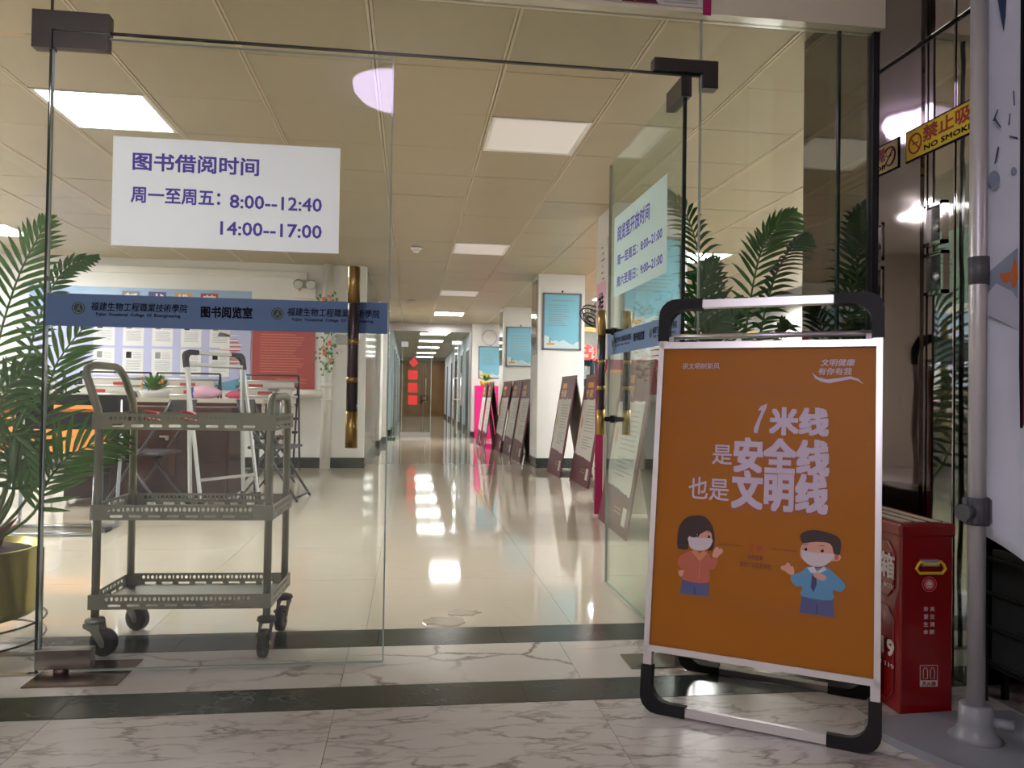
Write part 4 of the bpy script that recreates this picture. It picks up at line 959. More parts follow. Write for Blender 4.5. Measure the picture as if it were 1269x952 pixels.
for k, ch in enumerate('珍爱生命'): text(ch, BF, (.070, .301-.022*k, .083, .314-.022*k), 'box_print', BX, bold=.02, n=.001)
b = MB()
for (u0, v0, u1, v1) in ((.060, .085, .113, .0865), (.060, .145, .113, .1465), (.060, .085, .0615, .1465), (.1115, .085, .113, .1465), (.060, .085, .113, .103)): b.prism(BF, rect(u0, v0, u1, v1), 0, .001)
lb = b.build('label_box', 'box_print', BX)
b = MB()
for cx in (.076, .097): b.tube([BF.p(cx+a_, v_, .0012) for a_, v_ in ((-.006, .108), (-.006, .132), (-.003, .139), (.003, .139), (.006, .132), (.006, .108))], .0012, 4, closed=True)
b.build('extinguisher_outline', 'box_print', lb)
text('灭火器', BF, (.066, .088, .107, .100), 'box_red', lb, bold=.03, n=.0014)

# ================================================================== RIGHT EDGE: BANNER STAND, RACK
t = thing('banner_stand', 'pale grey banner on a round pole with a flat grey base at the right edge', 'banner stand', (1.49, 1.875, 0))
b = MB()
pl = [fl2 for fl2 in ((1.245, 1.985), (1.262, 2.012), (1.30, 2.03), (1.60, 2.045), (1.725, 2.03), (1.725, 1.55), (1.6, 1.52), (1.45, 1.62), (1.33, 1.74), (1.27, 1.88))]
FBs = Frame((0, 0, 0), (1, 0, 0), (0, 1, 0)); b.prism(FBs, pl, 0.0, .022); base_ = b.build('base_plate', 'grey_plastic', t)
b = MB(); b.lathe((1.49, 1.875, .022), [(.066, 0), (.052, .010), (.042, .03), (.042, .04), (.040, .085), (.034, .088), (.025, .088)], 28); b.cyl((1.52, 1.85, .07), (1.555, 1.82, .07), .014, 12); b.build('socket', 'grey_plastic', base_)
b = MB(); b.cyl((1.49, 1.875, .05), (1.49, 1.875, 2.3), .0215, 24); b.build('pole', 'pole_grey', t)
b = MB(); b.cyl((1.492, 1.875, 1.215), (1.492, 1.875, 1.288), .0255, 24); b.build('pole_joint', 'grey_dark', t)
b = MB(); b.cyl((1.49, 1.875, .580), (1.49, 1.875, .652), .030, 20)
for k in range(8): b.box(-.004, .004, -.034, -.028, .585, .648, mx=Matrix.Translation((1.49, 1.875, 0)) @ Matrix.Rotation(k*.785, 4, 'Z'))
b.cyl((1.455, 1.862, .615), (1.432, 1.855, .615), .022, 12); b.build('clamp', 'grey_dark', t)
bn = bmesh.new(); nx, nz = 40, 50; V = []
for j in range(nz+1):
    z = .48+(2.4-.48)*j/nz
    row = []
    for i in range(nx+1):
        u = i/nx; x = 1.515+u*.24
        amp = max(0, (1.15-z))*.05
        yy = 1.905-.05*u + amp*math.sin(u*8+z*2.0)*.6
        zz = z + (0 if j else 0) + (math.sin(u*5+1.2)*.022*max(0, 1-j/14)) + .055*(1-u*2)*max(0, 1-j/12)
        x2 = x - .012*math.exp(-((z-.85)/.25)**2)*(-1)*(1-u)+(.022*math.exp(-((z-.70)/.12)**2))*(1-u)
        row.append(bn.verts.new((x2, yy, zz)))
    V.append(row)
for j in range(nz):
    for i in range(nx):
        f = bn.faces.new((V[j][i], V[j][i+1], V[j+1][i+1], V[j+1][i])); f.smooth = True
me = bpy.data.meshes.new('banner'); bn.to_mesh(me); bn.free(); bo = link_mesh('banner', me, ['banner_blue'], t)
so = bo.modifiers.new('thick', 'SOLIDIFY'); so.thickness = .002
FB = Frame((0, 1.895, 0), (1, 0, 0), (0, 0, 1))
def atb(x, y):
    p = at(x, y, 1.895); return (p.x, p.z)
b = MB(); b.prism(FB, rect(1.622, .842, 1.752, 2.4), .014, .02); mg = b.build('magenta_panel', 'magenta', t)
b = MB(); b.prism(FB, rect(1.616, .836, 1.622, 2.4), .014, .021); b.build('panel_edge', 'ink', mg)
shape(FB, [atb(*q) for q in ((1213, 355), (1225, 335), (1245, 318), (1257, 308), (1257, 395), (1235, 378), (1213, 365))], 'banner_deep', bo, 'printed_hill', n=.012)
shape(FB, [atb(*q) for q in ((1214, 372), (1230, 352), (1250, 362), (1257, 372), (1257, 410), (1235, 398), (1214, 388))], 'banner_mist', bo, 'printed_hill', n=.0125)
shape(FB, [atb(*q) for q in ((1232, 0), (1243, 0), (1242, 22), (1239.5, 42), (1236, 25))], 'banner_dark', bo, 'printed_shard', n=.0125)
shape(FB, ellipse(*atb(1228, 224), .017, .024, 16), 'banner_deep', bo, 'printed_blot', n=.0125)
shape(FB, ellipse(*atb(1252, 214), .009, .012, 14), 'banner_deep', bo, 'printed_blot', n=.0125)
for q in (((1226, 152), (1232, 137), (1233, 138), (1228, 152)), ((1229, 148), (1237, 160), (1235, 160), (1228, 151)), ((1245, 157), (1247, 142), (1248, 143), (1246.5, 157)), ((1252, 132), (1251, 115), (1252.5, 115), (1253.5, 133)), ((1246, 170), (1257, 172), (1257, 174.5), (1247, 171.5)), ((1228, 205), (1232, 184), (1234, 184), (1230, 204))):
    shape(FB, [atb(*w_) for w_ in q], 'banner_dark', bo, 'printed_stroke', n=.0125)
for q in (((1248, 339), (1252, 322), (1251, 318), (1256, 330), (1257, 345), (1250, 345)), ((1248, 338), (1234, 340), (1237, 350), (1243, 352), (1248, 346)), ((1248, 345), (1257, 346), (1254, 356), (1250, 358))):
    shape(FB, [atb(*w_) for w_ in q], 'butterfly', bo, 'printed_butterfly_wing', n=.0135)
t = thing('wire_rack', 'low black wire rack with a dark cloth behind it, below the banner', 'rack', (1.72, 1.9, 0))
b = MB()
for y in (2.16, 1.2): b.box(1.735, 1.75, y-.008, y+.008, 0, .45)
b.build('post', 'black_wire', t)
for z in (.125, .228, .331, .433): b = MB(); b.cyl((1.742, 2.16, z), (1.742, 1.2, z), .006, 10); b.build('wire_bar', 'black_wire', t)
b = MB(); b.box(1.758, 1.772, 1.2, 2.15, .10, .46, bevel=.004); b.build('cloth', 'fabric_dark', t)

# ================================================================== DISPLAY BOARDS on the right of the hall
def board_proto(title, lean=.18, w_=.90, h_=1.15):
    """A-shaped display board; local: runs along +y from 0 to w, faces -x, top leans to +x"""
    t = thing('display_board', 'x', 'display board', (0, 0, 0))
    F = Frame((0, w_, 0), (0, -1, 0), (lean, 0, h_)); Ls = math.hypot(lean, h_)
    b = MB(); b.prism(F, rect(0, 0, w_, Ls), -.012, 0); b.build('panel', 'maroon', t)
    # torn-edged page
    rnd = random.Random(4); m1 = .07
    top = [(m1+(w_-2*m1)*k/24, Ls*.765+rnd.uniform(-.008, .006)) for k in range(25)]; bot = [(m1+(w_-2*m1)*k/24, Ls*.255-.03*k/24+rnd.uniform(-.008, .008)) for k in range(25)]
    pg = shape(F, bot+top[::-1], 'page_white', t, 'page', n=.001)
    lines(F, m1+.26, w_-m1-.06, [Ls*(.70-.028*k) for k in range(9)], .008, 'ink_grey', pg, n=.0016, rag=.1)
    lines(F, m1+.26, w_-m1-.06, [Ls*(.42-.025*k) for k in range(5)], .008, 'ink_grey', pg, n=.0016, rag=.4)
    b = MB(); b.prism(F, ellipse(m1+.10, Ls*.55, .045, .07, 16), .001, .0016); b.prism(F, rect(m1+.08, Ls*.40, m1+.10, Ls*.46), .001, .0016); b.build('portrait', 'gold', pg)
    shape(F, rect(m1+.10, Ls*.875, m1+.36, Ls*.925), 'orange_tag', t, 'title_tag', n=.001)
    text(title, F, (m1+.06, Ls*.785, m1+.40, Ls*.86), 'gold', t, name='title', bold=.03, n=.001)
    lines(F, w_-.44, w_-.22, [Ls*.11, Ls*.135], .009, 'gold', t, n=.001)
    b = MB(); b.prism(F, rect(w_-.19, Ls*.06, w_-.09, Ls*.16), .0, .001); b.build('label_patch', 'page_white', t)
    b = MB(); B0 = Vector((lean*2+.02, 0, 0))
    Fb = Frame((lean*2+.03, w_, 0), (0, -1, 0), (-lean-.03, 0, h_)); b.prism(Fb, rect(.0, 0, w_, Ls), 0.0, .01); b.build('back_panel', 'board_back', t)
    return t
proto = board_proto('专家')
BL = [((1.36, 4.76), -.05, 1.0, 'nearest maroon display board, seen through the open glass door'),
      ((1.752, 7.50), .0, .98, 'maroon display board in front of the large blue notice pillar, nearer of two'),
      ((1.664, 8.50), 0, .9, 'maroon display board beside the large blue notice pillar, further of two'),
      ((1.50, 10.50), .02, .95, 'nearest of the far fanned row of maroon boards, showing its beige back panel'),
      ((1.475, 11.37), .02, .95, 'second board of the far fanned maroon row'),
      ((1.43, 12.24), .03, .95, 'third board of the far fanned maroon row'),
      ((1.268, 13.12), .0, .86, 'fourth board of the far fanned maroon row'),
      ((1.25, 13.92), .0, .8, 'furthest maroon board of the row, beside the pink cabinet')]
kids = {}
for c in bpy.data.objects:
    if c.parent: kids.setdefault(c.parent.name, []).append(c)
for k, ((x, y), rz, sc, l) in enumerate(BL):
    o = proto if k == 0 else copy_tree(proto, None, kids)
    o.location = (x, y, 0); o.rotation_euler = (0, 0, rz); o.scale = (1 if k < 6 else .8, sc, 1)
    o['label'] = l; o['group'] = 'maroon display boards in the hall'
# board facing the camera behind the nearest one
t = thing('display_board', 'dark red display board facing the entrance, half hidden behind the nearest board', 'display board', (1.85, 5.86, 0), 'maroon display boards in the hall')
F = Frame((1.43, 5.88, 0), (1, 0, 0), (0, 0, 1))
b = MB(); b.prism(F, rect(0, 0, .85, 1.20), -.012, 0); b.build('panel', 'maroon_bright', t)
random.seed(9)
pg = shape(F, [(.06, .06), (.8, .06)] + [(.8-.74*k/20, .83+random.uniform(-.008, .008)) for k in range(21)], 'page_white', t, 'page', n=.001)
lines(F, .30, .74, [.76-.05*k for k in range(12)], .010, 'ink_grey', pg, n=.0016)
shape(F, rect(.08, 1.06, .33, 1.12), 'orange_tag', t, 'title_tag', n=.001); text('专家', F, (.08, .88, .50, 1.03), 'gold', t, name='title', bold=.01, n=.001)
shape(F, rect(.60, .84, .82, 1.17), 'maroon', t, 'inset_panel', n=.001)
lines(F, .62, .80, [1.12-.03*k for k in range(8)], .008, 'gold', t, n=.002)
b = MB(); b.box(1.5, 2.25, 5.87, 5.9, 0, 1.1, mx=None); b.build('back_panel', 'board_back', t)

# blue notices on the pillars
def notice(x0, x1, y, z0, z1, l, seed):
    F = Frame((0, y, 0), (1, 0, 0), (0, 0, 1)); random.seed(seed)
    t = thing('framed_notice', l, 'notice', ((x0+x1)/2, y, z0), 'blue framed notices on the pillars')
    b = MB(); e = .02
    for r_ in (rect(x0, z0, x1, z0+e), rect(x0, z1-e, x1, z1), rect(x0, z0, x0+e, z1), rect(x1-e, z0, x1, z1)): b.prism(F, r_, 0, .022)
    b.build('frame', 'frame_grey', t)
    b = MB(); b.prism(F, rect(x0+e, z0+e, x1-e, z1-e), 0, .008); sh = b.build('sheet', 'poster_sky', t)
    W_, H_ = x1-x0-2*e, z1-z0-2*e; X = lambda u: x0+e+W_*u; Z = lambda v: z0+e+H_*v
    shape(F, [(X(0), Z(0)), (X(1), Z(0)), (X(1), Z(.14)), (X(.9), Z(.12)), (X(.82), Z(.07)), (X(.7), Z(.10)), (X(.55), Z(.16)), (X(.42), Z(.12)), (X(.34), Z(.15)), (X(.22), Z(.13)), (X(.12), Z(.22)), (X(0), Z(.24))], 'cloud', sh, 'printed_cloud', n=.009)
    shape(F, [(X(.07), Z(.06)), (X(.28), Z(.06)), (X(.31), Z(.10)), (X(.07), Z(.10))], 'orange_tag', sh, 'printed_boat', n=.010)
    shape(F, rect(X(.16), Z(.10), X(.18), Z(.19)), 'ink', sh, 'printed_mast', n=.010)
    lines(F, X(.2), X(.85), [Z(.88)], H_*.022, 'ink_grey', sh, n=.009, gap=.8, rag=0)
    lines(F, X(.12), X(.9), [Z(.80-.042*k) for k in range(10 if seed != 1 else 14)], H_*.014, 'ink_grey', sh, n=.009, rag=.5 if seed != 1 else .1)
    b = MB(); b.ball(F.p((x0+x1)/2, z1+.02, .012), .014, 8); b.build('hook', 'black_plastic', t)
notice(1.655, 2.155, 9.7-.0, 1.50, 2.225, 'large blue framed notice on the pillar behind the two maroon boards', 0)
notice(1.65, 2.16, 13.42, 1.42, 2.12, 'blue framed notice with dense text on the second pillar from the far end', 1)
notice(1.46, 1.98, 16.75, 1.28, 1.98, 'partly hidden blue framed notice below the wall clock', 2)
notice(1.66, 2.16, 6.0, 1.43, 2.2, 'blue framed notice seen through the open glass door and its paper sign', 3)
t = thing('wall_clock', 'round white and lilac wall clock above the furthest blue notice', 'clock', (1.69, 16.74, 2.19))
Fc = Frame((1.70, 16.75, 2.17), (1, 0, 0), (0, 0, 1))
b = MB(); b.lathe(Fc.p(0, 0, 0), [(.165, 0), (.165, .03), (.145, .035)], 32, axis=Fc.n); b.build('rim', 'lavender', t)
b = MB(); b.lathe(Fc.p(0, 0, .030), [(.142, 0), (.142, .006)], 32, axis=Fc.n); fc_ = b.build('face', 'white_plastic', t)
for k in range(12):
    a = k*math.pi/6; b = MB(); b.bar(Fc.p(.11*math.cos(a), .11*math.sin(a), .037), Fc.p(.13*math.cos(a), .13*math.sin(a), .037), .012, .002); b.build('hour_mark', 'ink_grey', fc_)
b = MB(); b.bar(Fc.p(.0, .0, .039), Fc.p(-.09, .01, .039), .010, .002); b.build('hour_hand', 'ink', t)
b = MB(); b.bar(Fc.p(0, 0, .041), Fc.p(.06, .07, .041), .008, .002); b.build('minute_hand', 'ink', t)
t = thing('pink_cabinet', 'bright pink cabinet against the far end wall beside the fanned boards', 'cabinet', (1.52, 16.5, 0))
b = MB(); b.box(1.38, 1.86, 16.35, 16.72, 0, 1.12, bevel=.006); b.build('body', 'hot_pink', t)
b = MB(); b.box(1.40, 1.84, 16.335, 16.352, .04, 1.09, bevel=.004); b.build('door', 'hot_pink', t)
b = MB(); b.box(1.66, 1.80, 16.33, 16.336, .86, .88); b.box(1.66, 1.80, 16.33, 16.336, .98, 1.0); b.build('printed_line', 'page_white', t)
def mini_plant(c, h, r, l, flowers=('flower_orange',), potm='white_plastic', n=26, cat='potted plant', seed=0, spiky=False):
    random.seed(seed); c = Vector(c)
    t = thing('potted_plant', l, cat, c)
    b = MB(); b.lathe(c, [(r*.6, 0), (r*.8, h*.35), (r*.7, h*.35), (.001, h*.33)], 14); b.build('pot', potm, t)
    b = MB()
    for k in range(n):
        a = random.uniform(0, 6.28); e = random.uniform(.25, 1.2); L = h*random.uniform(.5, .75)
        d = Vector((math.cos(a)*math.cos(e), math.sin(a)*math.cos(e), math.sin(e))); p0 = c+Vector((0, 0, h*.33)); p1 = p0+d*L*(r/h+.35)
        s = d.cross(Vector((0, 0, 1))).normalized()*L*(.06 if spiky else .2)
        m_ = p0.lerp(p1, .6)
        b.poly([p0, m_+s, p1, m_-s])
        b.poly([p1, m_+s+d*.1*L, p1+d*L*.15])
    o = b.build('foliage', 'mini_leaf', t); o['kind'] = 'stuff'
    for k in range(14):
        a = random.uniform(0, 6.28); rr = random.uniform(.1, .95)*r
        b = MB(); b.ball(c+Vector((rr*math.cos(a), rr*math.sin(a)*.8, h*random.uniform(.55, .95))), h*.075, 8); b.build('flower', random.choice(flowers), t)
mini_plant((1.60, 16.45, 1.12), .28, .17, 'small yellow-flowered plant on top of the pink cabinet', ('flower_yellow',), 'yellow', 40, seed=2, spiky=True)

# wall fan on the near pillar
t = thing('wall_fan', 'white wall fan with a dark-rimmed head, hanging at the left of the near pillar', 'fan', (1.62, 6.66, 1.75))
c = Vector((1.60, 6.68, 1.63))
b = MB(); b.box(1.62, 1.70, 6.58, 6.64, 1.62, 1.74, bevel=.01); b.cyl((1.66, 6.63, 1.68), (1.62, 6.68, 1.66), .02, 10); b.build('bracket', 'white_plastic', t)
ax = Vector((-.55, -.35, -.75)).normalized()
b = MB(); b.lathe(c, [(.05, .0), (.06, .03), (.055, .10), (.03, .12)], 18, axis=-ax); b.build('motor', 'white_plastic', t)
b = MB(); q = Vector((0, 0, 1)).rotation_difference(ax)
for rr, o_ in ((.12, .0), (.12, .04), (.08, .055), (.04, .06)): b.tube([c+q @ Vector((rr*math.cos(k*math.pi/14), rr*math.sin(k*math.pi/14), o_)) for k in range(28)], .005, 6, closed=True)
for k in range(18):
    a = k*math.pi/9; b.tube([c+q @ Vector((.12*math.cos(a), .12*math.sin(a), .0)), c+q @ Vector((.12*math.cos(a), .12*math.sin(a), .04)), c+q @ Vector((.03*math.cos(a), .03*math.sin(a), .067))], .002, 4)
b.build('cage', 'black_plastic', t)
for k in range(3):
    a = k*2.094; pts = [c+q @ Vector((r_*math.cos(a+da), r_*math.sin(a+da), .02+.012*s_)) for r_, da, s_ in ((.02, -.4, 0), (.10, -.35, -1), (.105, .2, 1), (.02, .5, 0))]
    b = MB(); b.poly(pts); b.build('blade', 'lens_clear', t)
# vertical plaque with pink paper on the pillar side
Fp = Frame((1.60, 0, 0), (0, -1, 0), (0, 0, 1))
t = thing('wall_plaque', 'tall white plaque with lettering on the side of the near pillar', 'plaque', (1.595, 6.35, 1.3))
b = MB(); b.prism(Fp, rect(-6.52, 1.22, -6.16, 2.22), 0, .02); b.build('plate', 'white_plastic', t)
b = MB()
for k in range(16): b.prism(Fp, rect(-6.36+.03*(k % 2), 2.15-.053*k, -6.31+.03*(k % 3), 2.165-.053*k), .02, .0206)
o = b.build('lettering', 'ink_grey', t); o['kind'] = 'stuff'
t = thing('pink_note', 'pink paper marked with a brushed character beside the open glass door', 'notice', (1.57, 6.3, 1.45))
b = MB(); b.prism(Fp, rect(-6.50, 1.47, -6.20, 1.87), .0206, .022); b.build('sheet', 'bag_pink', t)
text('推', Fp, (-6.44, 1.60, -6.26, 1.78), 'ink', t, bold=.02, n=.0225)

# library behind the pillars
t = thing('glass_partition', 'library glass partition with wooden head rail and red characters', 'partition', (3.2, 12.5, 0))
b = MB(); b.box(2.25, 5.8, 12.45, 12.55, 1.98, 2.06); b.build('head_rail', 'wood', t)
b = MB(); b.box(2.25, 5.8, 12.49, 12.51, 0, 1.98); b.build('glass_pane', 'glass_clear', t)
Fg = Frame((0, 12.48, 0), (1, 0, 0), (0, 0, 1))
text('书籍', Fg, (2.62, 1.50, 3.32, 1.78), 'red_paper', t, bold=.03, n=.002)
t = thing('bookshelf', 'dark library bookshelf filled with books behind the glass partition', 'bookshelf', (3.4, 13.6, 0))
b = MB()
for z in (.02, .4, .8, 1.2, 1.56): b.box(2.4, 5.6, 13.45, 13.8, z, z+.03)
for x in (2.4, 3.2, 4.0, 4.8, 5.57): b.box(x, x+.03, 13.45, 13.8, 0, 1.59)
b.box(2.4, 5.6, 13.8, 13.82, 0, 1.59); b.build('carcass', 'shelf_dark', t)
random.seed(8); nb = 0
for z in (1.23, .83):
    x = 2.45
    while x < 3.6:
        wd = random.uniform(.03, .06)
        if nb < 70:
            b = MB(); b.box(x, x+wd-.004, 13.5, 13.74, z, z+random.uniform(.22, .30)); o = b.build('book', random.choice(['paper', 'newsprint', 'board_sky', 'chair_grey', 'red_poster']), loc=(x, 13.6, z))
            tag(o, 'upright book on the %s shelf of the dark library bookcase' % ('upper' if z > 1 else 'lower'), 'book', 'books on the %s library shelf' % ('upper' if z > 1 else 'lower')); nb += 1
        x += wd+.002
b = MB(); b.box(2.5, 4.5, 16.69, 16.75, 1.3, 2.0); b.build('roller_blind', 'white_plastic', None)
tag(bpy.data.objects['roller_blind'], 'white roller blind at the back of the library', 'blind')

# ================================================================== LEFT SIDE OF THE HALL
YW = 9.64
FWl = Frame((0, YW, 0), (1, 0, 0), (0, 0, 1))
t = thing('exhibition_board', 'long lilac and sky blue book recommendation board on the far left wall', 'notice board', (-3.1, YW, .92))
b = MB(); b.prism(FWl, rect(-4.40, .925, -1.905, 2.115), 0, .015); bb = b.build('panel', 'board_lilac', t)
shape(FWl, [(-4.40, 1.80), (-4.0, 1.84), (-3.4, 1.90), (-2.8, 1.88), (-2.3, 1.86), (-1.905, 1.9), (-1.905, 2.115), (-4.40, 2.115)], 'board_sky', t, 'printed_sky', n=.016)
shape(FWl, [(-3.3, .925), (-1.905, .925), (-1.905, 1.10), (-2.2, 1.02), (-2.6, .99), (-3.0, .97)], 'board_teal', t, 'printed_wave', n=.016)
for k, (ch, m_) in enumerate(zip('新书推荐', ('ink_grey', 'print_jeans', 'gold', 'red_poster'))):
    u = -3.375+.295*k
    o = shape(FWl, rect(u, 1.865, u+.20, 2.075), m_, t, 'title_tile', n=.017)
    text(ch, FWl, (u+.03, 1.89, u+.17, 2.05), 'paper', o, name='title_character', bold=.03, n=.018)
for r_ in range(3):
    for c_ in range(5):
        u, v = -3.68+.325*c_, (1.12, 1.465, 1.70)[r_]
        v = (1.085, 1.43, 1.47)[r_] if r_ < 2 else None
        if v is None: continue
        sh = shape(FWl, rect(u, v, u+.235, v+.315), 'paper', t, 'book_sheet', n=.018)
        shape(FWl, rect(u+.04, v+.20, u+.10, v+.275), ('ink_grey', 'ink', 'ink_grey')[(r_+c_) % 3], sh, 'picture', n=.019)
        random.seed(r_*7+c_); lines(FWl, u+.12, u+.21, [v+.26-.02*j for j in range(4)], .006, 'ink_grey', sh, n=.019)
        lines(FWl, u+.04, u+.21, [v+.17-.018*j for j in range(7)], .006, 'lens_clear', sh, n=.019)
for k in range(7):
    u = -2.285+.02*(k % 3); v = 1.195+.05*k
    b = MB(); b.prism(FWl, rect(u, v, u+.24-.01*(k % 2), v+.012), .016, .0175); b.prism(FWl, rect(u, v+.034, u+.23, v+.042), .016, .0175); o = b.build('printed_book', 'red_poster', t); o['kind'] = 'stuff'
    shape(FWl, rect(u+.006, v+.012, u+.235, v+.034), 'paper', t, 'printed_pages', n=.017)
shape(FWl, [(-2.29, 1.57), (-2.15, 1.56), (-2.02, 1.59), (-2.14, 1.585), (-2.25, 1.62)], 'paper', t, 'printed_open_book', n=.018)
shape(FWl, [(-2.13, 1.86), (-2.05, 1.88), (-1.99, 1.93), (-2.03, 1.93), (-2.08, 1.98), (-2.10, 1.92), (-2.14, 1.91)], 'print_jeans', t, 'printed_bird', n=.018)
t = thing('red_notice', 'red wall notice with lines of small print between the lilac board and the pipe', 'notice', (-1.5, YW, .94))
b = MB(); b.prism(FWl, rect(-1.885, .935, -1.150, 1.80), 0.001, .012); b.build('panel', 'red_poster', t)
random.seed(2); lines(FWl, -1.79, -1.25, [1.60-.032*k for k in range(15)], .011, 'flower_orange', t, n=.013, rag=.25, indent=.05)
lines(FWl, -1.74, -1.30, [1.67], .02, 'page_white', t, n=.013, rag=0)
lines(FWl, -1.60, -1.25, [1.06, 1.02], .011, 'flower_orange', t, n=.013, rag=0)
t = thing('emergency_light', 'white twin-lamp emergency light high on the left wall', 'emergency light', (-1.27, YW, 2.06))
b = MB(); b.box(-1.42, -1.145, YW-.07, YW, 2.045, 2.175, bevel=.01); b.build('housing', 'white_plastic', t)
for x in (-1.36, -1.205):
    b = MB(); b.cyl((x, YW-.04, 2.17), (x, YW-.04, 2.20), .015, 8); b.lathe((x, YW-.03, 2.225), [(.02, -.0), (.055, .03), (.06, .06), (.045, .075)], 18, axis=(0.15, -1, -.25)); b.build('lamp_head', 'lens_clear', t)
b = MB(); b.prism(Frame((0, YW-.07, 0), (1, 0, 0), (0, 0, 1)), rect(-1.235, 2.075, -1.20, 2.14), 0, .004); b.build('switch', 'paper', t)
b = MB(); b.prism(Frame((0, YW-.07, 0), (1, 0, 0), (0, 0, 1)), rect(-1.35, 2.135, -1.32, 2.15), 0, .003); b.build('indicator', 'red_paper', t)
t = thing('cable_duct', 'white cable duct with a socket box running along the top of the left wall', 'cable duct', (-2.0, YW, 2.3))
b = MB(); b.box(-4.9, -1.34, YW-.03, YW, 2.29, 2.37, bevel=.004); b.build('duct', 'white_plastic', t)
b = MB(); b.box(-1.34, -1.25, YW-.045, YW, 2.275, 2.37, bevel=.006); b.build('socket_box', 'white_plastic', t)
b = MB(); b.tube([(-1.29, YW-.02, 2.275), (-1.29, YW-.02, 2.22), (-1.28, YW-.02, 2.175)], .006, 6); b.build('cable', 'white_plastic', t)
t = thing('drain_pipe', 'white vertical drain pipe with a side branch in the corner of the left wall', 'pipe', (-1.0, 9.56, 0))
b = MB(); b.cyl((-1.0, 9.555, 0), (-1.0, 9.555, ZC), .062, 20); b.build('pipe', 'white_plastic', t)
for z in (.83, 1.0): b = MB(); b.cyl((-1.0, 9.555, z-.02), (-1.0, 9.555, z+.02), .072, 20); b.build('collar', 'white_plastic', t)
b = MB(); b.cyl((-1.46, 9.555, .90), (-1.02, 9.555, .90), .05, 16); b.build('branch', 'white_plastic', t)
t = thing('flower_vine', 'artificial orange flower vine climbing the white drain pipe', 'flowers', (-1.0, 9.48, 1.2))
random.seed(11)
b = MB(); b.tube([(-1.0+.04*math.sin(k*1.1), 9.482, 2.08-.06*k) for k in range(17)], .004, 5); b.build('vine_stem', 'stem', t)
for k in range(90):
    z = random.choice([random.uniform(1.84, 2.08), random.uniform(1.35, 1.80), random.uniform(1.12, 1.5)]); sx = .11 if z > 1.3 else .06
    c = Vector((-1.0+random.uniform(-sx, sx), 9.47+random.uniform(-.03, .01), z)); a = random.uniform(0, 6.28); s_ = .032
    b = MB(); b.poly([c, c+Vector((s_*math.cos(a)+.0, -.01, s_*math.sin(a))), c+Vector((1.6*s_*math.cos(a+.45), -.015, 1.6*s_*math.sin(a+.45))), c+Vector((s_*math.cos(a+.95), -.005, s_*math.sin(a+.95)))]); b.build('leaf', 'mini_leaf', t)
for k, (x, z) in enumerate(((-.97, 2.05), (-1.04, 2.03), (-.94, 1.99), (-1.07, 1.98), (-1.0, 1.98), (-.95, 1.92), (-.96, 1.50), (-1.03, 1.44), (-.94, 1.30), (-1.02, 1.38))):
    b = MB(); b.ball((x, 9.45, z), .028, 8); b.build('flower', 'flower_orange', t)
t = thing('wall_sheet', 'small white printed sheet on the wall behind the door handle', 'notice', (-.78, YW, 1.52))
b = MB(); b.prism(FWl, rect(-.90, 1.50, -.66, 1.63), 0, .004); b.build('sheet', 'lens_clear', t); random.seed(4); lines(FWl, -.88, -.69, [1.52+.02*k for k in range(5)], .006, 'ink_grey', t, n=.005)

# newspaper racks
def rack(x0, x1, y, l, seed):
    random.seed(seed)
    t = thing('newspaper_rack', l, 'rack', ((x0+x1)/2, y, 0), 'black wire newspaper racks along the left wall')
    top = 1.10
    for x in (x0, x1):
        b = MB(); b.tube([(x, y-.32, 0.0), (x+.0, y, top)], .011, 6); b.tube([(x, y+.22, 0), (x, y, top)], .011, 6)
        for z in (.45, .60, .75, .86, .95): b.box(x-.03, x+.03, y-.32*(1-z/top)-.04, y-.32*(1-z/top), z, z+.03)
        b.build('side_frame', 'black_wire', t)
    b = MB(); b.tube([(x0, y, top), (x1, y, top)], .011, 6); b.tube([(x0, y+.22, .05), (x1, y+.22, .05)], .008, 6); b.tube([(x0, y-.32, .05), (x1, y-.32, .05)], .008, 6); b.build('cross_bar', 'black_wire', t)
    for k, z in enumerate((1.03, .95, .86, .76)):
        yy = y-.32*(1-z/top)-.045; xa, xb = x0+.03+random.uniform(0, .03), x1-.03-random.uniform(0, .03)
        hh = random.uniform(.09, .13)
        p = thing('newspaper', '%s newspaper clamped on the %s' % (('topmost', 'second', 'third', 'lowest')[k], l.replace('black wire ', '')[:40]), 'newspaper', ((xa+xb)/2, yy, z-hh), 'newspapers on the wire racks')
        b = MB(); b.box(xa, xb, yy-.018, yy, z-hh, z, bevel=.005); sh = b.build('folded_sheets', 'newsprint', p)
        b = MB(); b.cyl((xa-.04, yy-.009, z), (xb+.04, yy-.009, z), .014, 8); b.build('clamp_stick', 'aluminium_white', p)
        Fq = Frame((0, yy-.018, 0), (1, 0, 0), (0, 0, 1))
        if random.random() < .7:
            ua = random.uniform(xa+.05, xb-.25); shape(Fq, rect(ua, z-.07, ua+.16, z-.035), 'red_poster', p, 'masthead', n=.001)
        lines(Fq, xa+.03, xb-.03, [z-.085, z-.10], .008, 'ink_grey', p, n=.001)
rx = lambda p, y: at(p, 465, y).x
rack(rx(0, 8.9), rx(80, 8.9), 8.9, 'black wire newspaper rack furthest left, behind the palm', 1)
rack(rx(100, 8.9), rx(187, 8.9), 8.9, 'black wire newspaper rack behind the cart handle', 2)
rack(rx(195, 8.9), rx(273, 8.9), 8.9, 'black wire newspaper rack behind the silver frame', 3)
rack(rx(298, 9.1), rx(370, 9.1), 9.1, 'black wire newspaper rack furthest right, under the red notice', 4)

